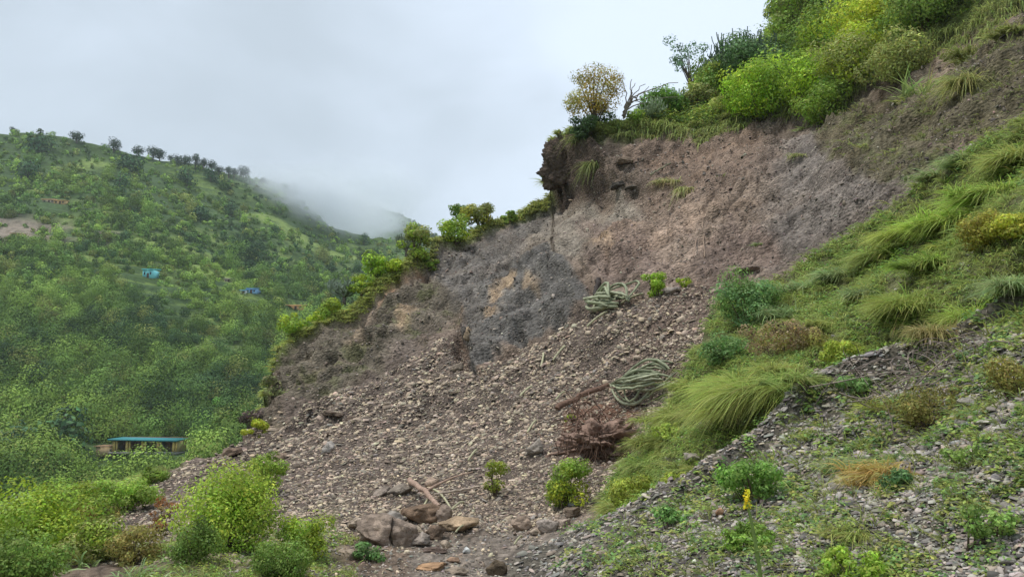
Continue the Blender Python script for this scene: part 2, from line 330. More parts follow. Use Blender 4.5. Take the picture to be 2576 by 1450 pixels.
# foreground bank sheet
us = np.concatenate([np.arange(455, 1085, 1.5), np.arange(1085, 1900, 6)]); tt = np.linspace(0, 1, 330)
U, T = np.meshgrid(us, tt); ft = F_TOP(U); Vv = ft + (np.maximum(900, ft + 150) - ft) * T
p0 = P(U, Vv, F_D(U, Vv)); PF = p0 + NF * f_disp(p0, U, Vv)[..., None]
gcol = np.broadcast_to(C_(.10, .088, .07), PF.shape).copy()
gr = sstep(-10, 4, GRIDGE(U) - 6 - Vv); gcol = lerp(gcol, C_(.12, .125, .05), gr * 0.8)
gcol = gcol * (1 + 0.35 * fbm(PF * 1.5, 4))[..., None]
E = PF[0].copy(); RB = rolled(E, [0.15, 0.4, 0.8, 1.5, 3], 0.9)
PFa = np.concatenate([RB, PF]); gcola = np.concatenate([np.broadcast_to(C_(.12, .12, .06), RB.shape), gcol])
me = mesh('gravel_bank', PFa.reshape(-1, 3), [grid_faces(*PFa.shape[:2])], M_GRAVEL, gcola.reshape(-1, 3), True)
tag(link('gravel_bank', me), 'grey gravel bank rising to the right in the foreground', kind='structure')

# far hillside
us = np.arange(-260, 640, 2.0); tt = np.linspace(0, 1, 330)
U, T = np.meshgrid(us, tt); ht = H_TOP(U); Vv = ht + (np.maximum(640, ht + 60) - ht) * T
p0 = P(U, Vv, H_D(U, Vv)); PH = p0 + NH * h_disp(p0)[..., None]
hc = np.broadcast_to(C_(.055, .09, .032), PH.shape).copy()
hc = lerp(hc, C_(.17, .23, .065), sstep(0.05, .6, fbm(PH * 0.02, 4))); hc = lerp(hc, C_(.06, .10, .04), sstep(0, .5, fbm(PH * 0.05 + 9, 3)))
bare = np.clip(inpoly(U, Vv, [(0,540),(60,555),(190,575),(210,600),(60,620),(-100,600)], 7) + inpoly(U, Vv, [(210,570),(300,590),(260,620),(230,605)], 6), 0, 1) * sstep(-.35, .05, fbm(PH * 0.04, 3))
hc = lerp(hc, C_(.23, .19, .15), bare)
zt = p0[..., 2] + fbm(p0 * 0.012, 4) * 5 * np.clip(np.linalg.norm(p0, axis=-1) / 450, 0, 1) ** 1.3 + fbm(p0 * 0.06, 3) * 0.8; zt = (zt + p0[..., 0] * .05 + fbm(p0 * .015 + 8, 2) * 6) / 4.2 % 1
hc = lerp(hc, C_(.23, .32, .065), sstep(.62, .9, zt) * sstep(-.1, .5, fbm(p0 * .01 + 3, 2)) * (1 - bare) * .4)
E = PH[0].copy(); RB = rolled(E, [3, 10, 30, 80, 200], 0.4)
PHa = np.concatenate([RB, PH]); hca = np.concatenate([np.broadcast_to(C_(.12, .18, .05), RB.shape), hc])
tag(link('hill', mesh('hill', PHa.reshape(-1, 3), [grid_faces(*PHa.shape[:2])], M_HILL, hca.reshape(-1, 3), True)), 'green terraced hillside across the valley', kind='structure')
# second ridge in the mist
R_TOP = polyline([(300,420),(600,440),(722,463),(830,490),(921,522),(1006,543),(1040,565),(1065,585),(1113,603),(1250,640),(1600,720),(2000,800)])
us = np.arange(120, 800, 3.0); tt = np.linspace(0, 1, 60); U, T = np.meshgrid(us, tt); Vv = R_TOP(U) + 110 * T
p0 = P(U, Vv, 900 - 180 * T); PR = p0 + NH * (fbm(p0 * 0.008, 5) * 10)[..., None]; E = PR[0].copy(); RB = rolled(E, [10, 60, 200], .4); PR = np.concatenate([RB, PR])
tag(link('ridge', mesh('ridge', PR.reshape(-1, 3), [grid_faces(*PR.shape[:2])], M_HILL, np.broadcast_to(C_(.09, .14, .06), PR.shape).reshape(-1, 3), True)), 'farther hill ridge fading into low cloud', kind='structure')
# valley floor
gx = np.linspace(-1600, 1600, 60); X, Y = np.meshgrid(gx, gx); Z = -62 + 3 * fbm(np.stack([X * .004, Y * .004, X * 0], -1), 3)
tag(link('valley_floor', mesh('valley_floor', np.stack([X, Y, Z], -1).reshape(-1, 3), [grid_faces(60, 60)[:, ::-1]], M_HILL, np.broadcast_to(C_(.1, .15, .05), (3600, 3)), True)), 'green valley floor below the hills', kind='structure')

# ------------------------------------------------------------------ plant generators
def rot_to(nrm, rng):
    """random tangent frames for normals nrm (n,3)"""
    a = rng.normal(size=nrm.shape); t = np.cross(nrm, a); t /= np.linalg.norm(t, axis=1)[:, None] + 1e-9; return t, np.cross(nrm, t)
LUM = C_(1.42, 1.38, 1.3)
def leaves(rng, pts, nrm, size, col, cvar=0.22, asp=0.55, fold=0.0):
    n = len(pts); t, b = rot_to(nrm, rng); s = size * rng.uniform(0.6, 1.35, n)[:, None]
    V = np.stack([pts - t * s * .5, pts - b * s * asp * .5, pts + t * s * .5, pts + b * s * asp * .5], 1)
    if fold: V[:, [0, 2]] -= (nrm * s * fold)[:, None]
    c = np.broadcast_to(col, (n, 3)) * LUM * (1 + rng.normal(0, cvar, n))[:, None] * (1 + rng.normal(0, 0.07, (n, 3)))
    return V.reshape(-1, 3), np.arange(n * 4).reshape(n, 4), np.repeat(np.clip(c, .004, .95), 4, 0)
def tube(pts, rad, ns=5, star=0.0):
    pts = np.asarray(pts, float); rad = np.broadcast_to(rad, len(pts)); n = len(pts)
    d = np.gradient(pts, axis=0); d /= np.linalg.norm(d, axis=1)[:, None] + 1e-9
    ref = np.array([0.3, 0.2, 1.0]) if abs(d[:, 2].mean()) < 0.85 else np.array([1.0, 0.1, 0.0])
    a = np.cross(d, ref); a /= np.linalg.norm(a, axis=1)[:, None] + 1e-9; b = np.cross(d, a)
    th = np.arange(ns) / ns * 2 * np.pi; rr = 1 - star * (np.arange(ns) % 2)
    V = pts[:, None] + (np.cos(th) * rr)[None, :, None] * a[:, None] * rad[:, None, None] + (np.sin(th) * rr)[None, :, None] * b[:, None] * rad[:, None, None]
    i = np.arange(n * ns).reshape(n, ns); j = np.roll(i, -1, 1)
    Fq = np.stack([i[:-1], j[:-1], j[1:], i[1:]], -1).reshape(-1, 4)
    return V.reshape(-1, 3), Fq
def add_tube(g, pts, rad, col, ns=5, star=0.0, rng=None):
    V, F = tube(pts, rad, ns, star); g.add(V, F, col)
    c = V.reshape(-1, ns, 3)
    for k, e in ((0, 0), (-1, 1)):                 # end caps
        m = c[k]; g.add(np.concatenate([m, m.mean(0)[None]]), np.array([[i, (i + 1) % ns, ns] for i in range(ns)]), col)
def bez(a, b, c, n=7):
    t = np.linspace(0, 1, n)[:, None]; return a * (1 - t) ** 2 + 2 * b * t * (1 - t) + c * t ** 2
def crown(rng, w, h, dp, ncl, nl, size, col, rcl=0.26, base=0.15, lean=(0, 0), col2=None, hollow=0.5, jit=.45, cvar=.22):
    """returns leaf arrays and clump centres, base at origin"""
    v = rng.normal(size=(ncl, 3)); v /= np.linalg.norm(v, axis=1)[:, None]
    r = rng.uniform(hollow, 1.0, ncl) ** 0.7; c = v * r[:, None]
    c = c * (1 + .55 * noise(v * 1.7 + rng.uniform(0, 40, 3)) + (rng.random(ncl) < .18) * .22)[:, None]
    z = np.clip(c[:, 2] * 0.5 + 0.5, 0, 1.15)
    C = np.stack([c[:, 0] * w * .5 * (1 - rcl), c[:, 1] * dp * .5 * (1 - rcl), (base + z * (1 - base - rcl * .45)) * h], -1)
    C[:, 0] += lean[0] * z * w; C[:, 1] += lean[1] * z * w
    rc = rng.uniform(0.55, 1.2, ncl) * rcl * min(w, h * 1.3) * 0.62
    k = rng.choice(ncl, nl, p=rc ** 2 / (rc ** 2).sum())
    d = rng.normal(size=(nl, 3)); d /= np.linalg.norm(d, axis=1)[:, None]
    rad = rc[k] * rng.uniform(0.45, 1.12, nl) ** 0.6
    pts = C[k] + d * rad[:, None] * C_(1.15, 1.15, .85)
    pts[:, 2] = np.maximum(pts[:, 2], 0.02 * h)
    nrm = d + C_(0, 0, .35) + rng.normal(0, jit, (nl, 3)); nrm /= np.linalg.norm(nrm, axis=1)[:, None]
    cc = col if col2 is None else np.where((rng.random(ncl) < .5)[k][:, None], col, col2)
    cm = (1 + rng.normal(0, .20, ncl))[k][:, None]
    return leaves(rng, pts, nrm, size, cc * cm, cvar) + (C,)
def stems(g, rng, C, r0, col, n=None, base_r=0.04):
    idx = np.arange(len(C)) if n is None or n >= len(C) else rng.choice(len(C), n, False)
    for i in idx:
        e = C[i]; b = np.array([rng.normal(0, base_r), rng.normal(0, base_r), -0.15]); m = b * .6 + e * .4 + np.array([0, 0, .18 * e[2]]) + rng.normal(0, .05, 3) * np.linalg.norm(e)
        add_tube(g, bez(b, m, e, 6), np.linspace(r0, r0 * .25, 6), col * rng.uniform(.8, 1.2), 4)
YG = C_(.29, .38, .04); BG = C_(.215, .325, .055); MG = C_(.15, .235, .05); DG = C_(.05, .09, .035); OL = C_(.215, .245, .075); OR = C_(.34, .37, .045); GB = C_(.12, .20, .10); BARK = C_(.12, .09, .065)
def bush(name, cat, sheet, x, y, w, h, c, label, group=None, seed=0, c2=None, dens=1.0, leaf=2.8, ncl=None, rcl=.30, base=.08, sink=.0, trunk=True, lean=(0, 0), dpth=.9, hollow=.5, trunkcol=BARK):
    rng = np.random.RandomState(1000 + seed + int(x * 3 + y * 7) % 9973)
    p = sheet(x * K, y * K); d = np.linalg.norm(p - np.array([0, 0, CAMZ])); s = d / FPX * 0.97
    W, H = 1.12 * w * K * s, 1.2 * h * K * s; nl = int(np.clip(w * h * K * K * 3.6 * dens * (2.3 / leaf) ** 2, 60, 30000)); ncl = ncl or int(np.clip((w * K) * .55, 8, 44))
    V, F, CC, C = crown(rng, W, H, W * dpth, ncl, nl, leaf * s, c, rcl, base, lean, c2, hollow, .3)
    root = empty(name, p - N0 * sink); tag(root, label, cat, group)
    g = G(); g.add(V, F, CC); g.build('crown', M_LEAF, root)
    g = G(); stems(g, rng, C, max(.010, .016 * H), trunkcol, 14); g.build('stem' if cat != 'tree' else 'trunk', M_BARK, root)
    return root
def grass_blades(rng, n, Lg, rad, wid, col, flow=(0, 0, 0), droop=.55, up=1.0, segs=4, spread=.7, cvar=.2, base_c=None, tip_c=None):
    """n blades rooted in a disc of radius rad; flow = a direction they are combed towards"""
    a = rng.uniform(0, 2 * np.pi, n); r = rad * np.sqrt(rng.random(n)); root = np.stack([r * np.cos(a), r * np.sin(a), np.zeros(n)], -1)
    a2 = a + rng.normal(0, .7, n); sp = spread * rng.uniform(.15, 1, n)
    d = np.stack([np.cos(a2) * sp, np.sin(a2) * sp, np.full(n, up)], -1) + np.array(flow) * rng.uniform(.6, 1.2, n)[:, None]; d /= np.linalg.norm(d, axis=1)[:, None]
    ln = Lg * rng.uniform(.45, 1.1, n); t = np.linspace(0, 1, segs + 1)
    hz = d.copy(); hz[:, 2] = 0; hz = hz + np.array(flow) * .5
    dr = droop * rng.uniform(.5, 1.3, n)
    p = root[:, None] + d[:, None] * (ln[:, None] * t)[..., None] + (hz * .35)[:, None] * (ln[:, None] * t ** 2)[..., None]
    p[..., 2] -= (ln * dr)[:, None] * t ** 2.2
    side = np.cross(d, rng.normal(size=(n, 3))); side /= np.linalg.norm(side, axis=1)[:, None] + 1e-9
    w = wid * rng.uniform(.6, 1.3, n)[:, None] * (1 - t ** 2 * .92)[None]
    V = np.stack([p - side[:, None] * w[..., None] * .5, p + side[:, None] * w[..., None] * .5], 2).reshape(n, -1, 3)
    i = np.arange(n)[:, None] * (2 * (segs + 1)) + (np.arange(segs) * 2)[None]
    F = np.stack([i, i + 1, i + 3, i + 2], -1).reshape(-1, 4)
    cb = col * LUM * C_(1.05, 1.08, 1.05) * (1 + rng.normal(0, cvar, n))[:, None] * (1 + rng.normal(0, .08, (n, 3)))
    cc = np.repeat(cb[:, None], segs + 1, 1)
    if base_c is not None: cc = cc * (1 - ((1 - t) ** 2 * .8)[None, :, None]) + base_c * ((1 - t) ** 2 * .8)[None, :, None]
    return V.reshape(-1, 3), F, np.clip(np.repeat(cc, 2, 1).reshape(-1, 3), .004, .95)
GY = C_(.29, .335, .10); GG = C_(.215, .285, .085); GD = C_(.36, .31, .14); GP = C_(.25, .33, .16)
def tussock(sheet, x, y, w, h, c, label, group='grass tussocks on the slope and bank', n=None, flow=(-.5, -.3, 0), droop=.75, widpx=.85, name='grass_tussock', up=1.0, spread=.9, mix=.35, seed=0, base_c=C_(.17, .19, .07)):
    rng = np.random.RandomState(300 + seed + int(x * 3 + y * 5) % 9973)
    p = sheet(x * K, y * K); d = np.linalg.norm(p - np.array([0, 0, CAMZ])); s = d / FPX
    W, H = w * K * s, h * K * s; W, H = (W * .82, H * .8) if (y < 700 and sheet is Fs) else (W, H); n = n or int(np.clip(w * h * K * K * .32, 40, 2600))
    g = G(); flow = flow; Lg = max(H * .85, W * .38) * (1.15 if 'largest drooping' in label else 1)
    fl = np.array(flow) * (.8 if 'largest drooping' in label else .45); n1 = int(n * (1 - mix)); nb = 8
    for q_ in range(nb):
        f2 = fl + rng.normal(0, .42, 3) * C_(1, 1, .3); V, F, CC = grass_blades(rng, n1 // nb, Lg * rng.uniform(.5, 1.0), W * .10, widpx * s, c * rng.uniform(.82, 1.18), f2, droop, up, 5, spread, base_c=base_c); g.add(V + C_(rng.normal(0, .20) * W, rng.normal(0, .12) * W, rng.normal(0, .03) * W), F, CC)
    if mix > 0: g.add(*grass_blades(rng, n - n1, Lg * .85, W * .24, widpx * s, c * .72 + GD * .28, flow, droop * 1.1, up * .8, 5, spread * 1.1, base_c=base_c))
    o = g.build(name, M_GRASS, None, p - N0 * .03 * s * 10); tag(o, label, 'grass tuft', group); return o

# ------------------------------------------------------------------ far hillside trees
def hill_proto(rng, nl, ncl, size=.17, flat=.75):
    C0 = C_(.94, .97, .9) * 1.02 / LUM; V, F, CC, C = crown(rng, 1, flat, 1, ncl, nl, size, C0, .58, .0, hollow=.35, jit=.12, cvar=.06); return V, F, CC
rngH = np.random.RandomState(5)
pro_hi = [hill_proto(rngH, 420, 6, .12, f) for f in (.8, .95, 1.1, 1.2, .9, .8)]
pro_big = [hill_proto(rngH, 1700, 9, .062, f) for f in (.8, 1.0, 1.1, .9)]
pro_mid = [hill_proto(rngH, 120, 4, .21, f) for f in (.7, .9, 1.1, .8)]
pro_lo = [hill_proto(rngH, 50, 4, .30, f) for f in (.7, .85, 1.0, .8)]
# sample in picture units over the hill, evenly
n_try = 14500
cu = rngH.uniform(-60, 470, n_try); cv = rngH.uniform(0, 1, n_try) ** 0.9; top = H_TOP(cu); cvv = top + 1 + (500 - top) * cv
occ = cvv < S_TOP(cu) + 50                                           # not far behind the slide
cu, cvv = cu[occ], cvv[occ]
ph = surfH(cu, cvv); dd = H_D(cu, cvv)
den = fbm(ph * np.array([.013, .013, .03]), 3)
keep = (den + rngH.normal(0, .22, len(cu)) > -.46)
for bx in ([(170,1105),(500,1100),(510,1250),(170,1250)], [(350,690),(395,690),(395,735),(350,735)], [(595,735),(655,735),(655,790),(595,790)], [(710,770),(775,770),(775,830),(710,830)], [(555,705),(595,705),(595,730),(555,730)], [(100,505),(170,505),(170,545),(100,545)], [(-50,550),(190,570),(200,610),(-50,610)]):
    keep &= ~((inpoly(cu, cvv, bx, 1) > .5) & ((bx[0][1] != 550) | (rngH.random(len(cu)) < .75)))
cu, cvv, ph, dd = cu[keep], cvv[keep], ph[keep], dd[keep]
band = sstep(230, 420, cvv)                                            # lower slope has bigger bushes
Wd = rngH.lognormal(0, .42, len(cu)) * (2.7 + 2.0 * band); Wd = np.clip(Wd, 1.2, 9.5)
pxw = Wd * FPX / dd
cn = fbm(ph * .02 + 40, 3) + rngH.normal(0, .28, len(cu))
hcA, hcB, hcC, hcD = C_(.12, .20, .047), C_(.215, .31, .062), C_(.05, .095, .04), C_(.21, .235, .065)
hcol = lerp(np.broadcast_to(hcA, ph.shape), hcB, sstep(.0, .6, cn)); hcol = lerp(hcol, hcC, sstep(-.05, -.6, cn)); hcol = lerp(hcol, hcD, (rngH.random(len(cu)) < .10) * .9)
hcol = hcol * rngH.uniform(.6, 1.6, (len(cu), 1))
order = np.argsort(-pxw * ((cu > -5) & (cu < 400)))
stuff = G(); gi = 0
zone_names = lambda v: 'lower' if v > 380 else ('middle' if v > 270 else 'upper')
for r_, i in enumerate(order):
    ind = r_ < 270
    pr = pro_big if pxw[i] > 15 else pro_hi if (ind or pxw[i] > 10) else (pro_mid if pxw[i] > 7 else pro_lo)
    V, F, CC = pr[rngH.randint(len(pr))]; a = rngH.uniform(0, 6.28); s = Wd[i]; hs = s * rngH.uniform(.85, 1.35)
    ca, sa = math.cos(a), math.sin(a)
    W_ = np.stack([(V[:, 0] * ca - V[:, 1] * sa) * s, (V[:, 0] * sa + V[:, 1] * ca) * s, V[:, 2] * hs - .12 * s], -1)
    if ind:
        g = G(); g.add(W_, F, CC * hcol[i] * (1.05 if pxw[i] > 15 else 1.3)); shade = 'yellowish green' if hcol[i][0] > .17 else ('dark green' if hcol[i][1] < .14 else 'mid green')
        o = g.build('hillside_tree', M_FAR, None, ph[i]); tag(o, 'rounded %s tree among many on the %s part of the far hillside' % (shade, zone_names(cvv[i])), 'tree', 'trees scattered over the far hillside')
    else: stuff.add(W_ + ph[i], F, CC * hcol[i] * (1.05 if pxw[i] > 15 else 1.3))
for k in range(1500):
    u = rngH.uniform(205, 490) * K; v = rngH.uniform(1100, 1250) * K; V, F, CC = pro_hi[rngH.randint(4)]; sz = rngH.uniform(.3, .75); q = surfH(u, v)
    if v < 1152 * K: continue
    stuff.add(V * sz + q - C_(0, 0, .2), F, CC * C_(.20, .27, .06) * rngH.uniform(.7, 1.3))
o = stuff.build('bushes', M_FAR); tag(o, 'dense green bushes and scrub covering the far hillside', 'bushes', None, 'stuff')
# grass tufts of scrub on the far ridge
gR = G(); rr = np.random.RandomState(8)
for k in range(900):
    u = rr.uniform(200, 480); v = R_TOP(u) + rr.uniform(0, 40); p = P(u, v, 900 - 180 * (v - R_TOP(u)) / 110); V, F, CC = pro_lo[rr.randint(4)]; s = rr.uniform(4, 8); gR.add(V * s + p + C_(0, 0, fbm(p[None] * .008, 5)[0] * 8.6) - C_(0, fbm(p[None] * .008, 5)[0] * 5, 0), F, CC * hcA * rr.uniform(.6, 1.1))
tag(gR.build('ridge_scrub', M_FAR), 'scrub covering the farther misty ridge', 'bushes', None, 'stuff')
# skyline pines and single dark trees
def far_tree(x, y, w, h, c, label, pine=True, seed=0, group=None):
    rng = np.random.RandomState(50 + seed + int(x)); p = surfH(x * K, max(y * K, H_TOP(x * K) + .6)); d = np.linalg.norm(p); s = d / FPX; W, H = (.95 if pine else 1.1) * w * K * s, (1.15 if pine else 1.2) * h * K * s
    root = empty('pine_tree' if pine else 'tree', p); tag(root, label, 'tree', group)
    V, F, CC, C = crown(rng, W, H, W, 12, 620, .11 * W, c, .5, .3 if pine else .0, hollow=.3, jit=.25); g = G(); g.add(V, F, CC); g.build('crown', M_FAR, root)
    g = G(); add_tube(g, [(0, 0, -1), (0, 0, H * .4), (W * .03, 0, H * .75)], [.035 * H, .03 * H, .012 * H], C_(.10, .08, .07), 6)
    for k in range(4): add_tube(g, bez(C_(0, 0, H * .4), C_(0, 0, H * .55), C[k], 4), [.02 * H, .015 * H, .01 * H, .004 * H], C_(.10, .08, .07), 4)
    g.build('trunk', M_BARK, root)
PD = C_(.045, .07, .05)
for x, y, w, h, lab in [(32,342,20,18,'small lone pine on the skyline at the far left'), (195,370,34,30,'lone umbrella shaped pine on the skyline, first of two left of the dark clump'),
    (285,383,34,32,'lone round topped pine on the skyline, second from left of the two thin trunked ones'), (348,393,32,22,'dark squat pine on the skyline right of the two lone pines'),
    (385,402,34,32,'leaning dark pine with open gap beneath on the skyline'), (402,408,36,28,'dark pine fused to the right side of the leaning pine'), (430,412,18,18,'small pine right after the leaning dark pine'),
    (448,418,26,18,'low dark pine between the leaning pine and the tall group'), (465,432,36,34,'broad dark pine below the skyline group'), (492,430,30,32,'pair of pines on skyline before the mist, left one'),
    (512,433,26,30,'pine on skyline before the mist, right one of the pair'), (532,438,30,32,'tall grey pine right of the pair on the skyline'), (550,442,26,26,'greyish pine at the start of the mist'),
    (575,450,26,32,'hazy pointed pine at the edge of the mist'), (590,452,22,26,'thin hazy pine beside the pointed one'), (612,458,34,32,'hazy round pine half in the mist'), (664,474,22,20,'last faint pine before the cloud hides the skyline')]:
    far_tree(x, y, w, h, PD, lab, True, group='pines along the far skyline')
for x, y, w, h, lab in [(95,382,62,40,'large dark tree just under the skyline at upper left'), (72,450,52,42,'dark round tree high on far hillside under the lone pines'), (325,425,60,38,'dark spreading tree below the squat skyline pine'),
    (300,495,42,50,'tall dark tree in the middle of the upper hillside'), (580,535,36,38,'dark upright tree on hillside below the misty pines'), (505,560,50,30,'low dark tree mid hillside below the skyline group'),
    (740,512,22,46,'tall dark pine standing out of the mist on the shoulder'), (722,505,24,34,'dark pine left of the tall one in the mist'), (915,608,26,34,'dark tree on the ridge left of the slide edge'), (690,600,30,30,'dark tree on the misty spur slope'),
    (470,462,44,40,'dark tree mass under the skyline pine group'), (530,462,40,34,'dark tree under the tall grey skyline pine'), (150,1160,115,118,'big dark tree left of the long blue roofed shed'), (30,1185,90,80,'dark tree at left edge below the big dark tree'), (560,1130,70,60,'dark green tree right of the long shed')]:
    far_tree(x, y, w, h, PD * (1.2, 1.5, 1.0), lab, False, group='single dark trees on the far hillside')
far_tree(460, 1012, 44, 44, C_(.24, .44, .06), 'bright lime green tree standing alone on the lower hillside', False); far_tree(545, 1030, 30, 44, C_(.15, .32, .07), 'slim fresh green tree right of the lime green one', False)

# ------------------------------------------------------------------ buildings
def box(g, c, s, col, rz=0):
    c = np.array(c, float); s = np.array(s, float) / 2
    V = np.array([[x, y, z] for x in (-1, 1) for y in (-1, 1) for z in (-1, 1)]) * s
    V = V + c; F = np.array([[0, 1, 3, 2], [4, 6, 7, 5], [0, 4, 5, 1], [2, 3, 7, 6], [0, 2, 6, 4], [1, 5, 7, 3]]); g.add(V, F, col)
def part(name, parent, boxes, col, m=None):
    g = G()
    for c, s in boxes: box(g, c, s, col)
    return g.build(name, m or M_WALL, parent)
TEAL = C_(.06, .24, .26); YEL = C_(.70, .54, .30)
p = surfH(362 * K, 1148 * K); s = np.linalg.norm(p) / FPX * K
root = empty('long_shed', p + C_(0, 0, .1)); root.rotation_euler = (0, 0, R(-6)); tag(root, 'long open fronted yellow shed with a thin teal roof', 'building')
Lw = 152 * s; Hh = 27 * s
part('floor', root, [((0, 2, .05), (Lw + .6, 5, .5))], C_(.3, .29, .27))
part('back_wall', root, [((0, 4, Hh / 2 + .3), (Lw, .25, Hh - .2))], C_(.30, .16, .10)); part('side_wall', root, [((-Lw / 2 + .12, 2, Hh / 2 + .3), (.24, 3.7, Hh - .2))], YEL); part('side_wall', root, [((Lw / 2 - .12, 2, Hh / 2 + .3), (.24, 3.7, Hh - .2))], YEL)
for fx in (-.46, -.26, -.02, .22, .46): part('pillar', root, [((fx * Lw, 0, Hh / 2 + .3), (.034 * Lw, .35, Hh - .2)), ((fx * Lw + .042 * Lw, 0, Hh / 2 + .3), (.020 * Lw, .3, Hh - .2))], YEL * C_(.95, .9, .6))
for fx, cc in ((-.36, C_(.20, .09, .05)), (-.13, C_(.12, .12, .13)), (.11, C_(.12, .12, .13)), (.35, C_(.2, .14, .1))): part('shutter', root, [((fx * Lw, 3.6, Hh / 2 + .2), (.16 * Lw, .08, Hh - .7))], cc)
g = G(); Vr = np.array([[-Lw * .53, -1.0, Hh + .1], [Lw * .53, -1.0, Hh - .1], [Lw * .53, 4.6, Hh + .15], [-Lw * .53, 4.6, Hh + .35]]); Vr = np.concatenate([Vr, Vr + C_(0, 0, .32)])
g.add(Vr, np.array([[3, 2, 1, 0], [4, 5, 6, 7], [0, 1, 5, 4], [1, 2, 6, 5], [2, 3, 7, 6], [3, 0, 4, 7]]), TEAL); g.build('roof', M_WALL, root)
part('roof_edge', root, [((0, 4.7, Hh + .62), (Lw * 1.07, .25, .12))], C_(.35, .18, .14))
p = surfH(266 * K, 1146 * K); root = empty('small_hut', p + C_(0, -.5, .1)); root.rotation_euler = (0, 0, R(8)); tag(root, 'small cream hut with flat brown roof left of the long shed', 'hut')
part('wall', root, [((0, 1.5, 9 * s), (38 * s, 3, 21 * s))], C_(.68, .50, .30)); part('roof', root, [((0, 1.5, 20.5 * s), (46 * s, 3.8, 2 * s)), ((0, 1.5, 22 * s), (26 * s, 2.2, 1.6 * s))], C_(.40, .27, .17)); part('window', root, [((12 * s, -.03, 11 * s), (4 * s, .06, 6 * s))], C_(.12, .1, .09))
def house(x, y, w, h, wc, rc, label, group='houses on the far hillside', dp=6, storeys=1):
    p = surfH(x * K, y * K); s = np.linalg.norm(p) / FPX * K; root = empty('house', p + C_(0, 0, -.3)); tag(root, label, 'house', group); W, H = w * s, h * s
    part('wall', root, [((0, dp / 2, H / 2), (W, dp, H))], wc); g = G()
    V = np.array([[-W * .55, -.7, H - .2], [W * .55, -.7, H - .2], [W * .55, dp + .5, H + .9], [-W * .55, dp + .5, H + .9]]); V = np.concatenate([V, V + C_(0, 0, .3)])
    g.add(V, np.array([[3, 2, 1, 0], [4, 5, 6, 7], [0, 1, 5, 4], [1, 2, 6, 5], [2, 3, 7, 6], [3, 0, 4, 7]]), rc); g.build('roof', M_WALL, root)
    part('door', root, [((W * .05, -.04, min(1, H * .45)), (.9, .08, min(2, H * .8)))], C_(.12, .08, .06))
    for fx in (-.3, .32): part('window', root, [((fx * W, -.04, H * .55), (W * .14, .08, H * .3))], C_(.05, .06, .08))
house(372, 706, 22, 20, C_(.22, .62, .66), C_(.12, .55, .62), 'turquoise two storey house among trees mid hillside')
house(632, 748, 26, 12, C_(.28, .50, .80), C_(.18, .42, .80), 'bright blue roofed low house right of the turquoise house'); house(612, 747, 12, 9, C_(.6, .62, .6), C_(.2, .45, .7), 'small pale house touching the left end of the bright blue one')
house(742, 784, 42, 12, C_(.62, .36, .16), C_(.55, .34, .15), 'long orange house nearest the slide edge'); house(575, 714, 18, 9, C_(.6, .48, .45), C_(.45, .38, .38), 'small pinkish white house above the blue one')
house(150, 516, 24, 9, C_(.62, .42, .2), C_(.55, .36, .18), 'low tan house high on the hillside, right of two'); house(122, 512, 26, 8, C_(.58, .5, .36), C_(.6, .35, .2), 'low cream house high on the hillside, left of two'); house(36, 610, 12, 12, C_(.65, .38, .22), C_(.5, .3, .2), 'tiny orange house at left edge mid hillside')

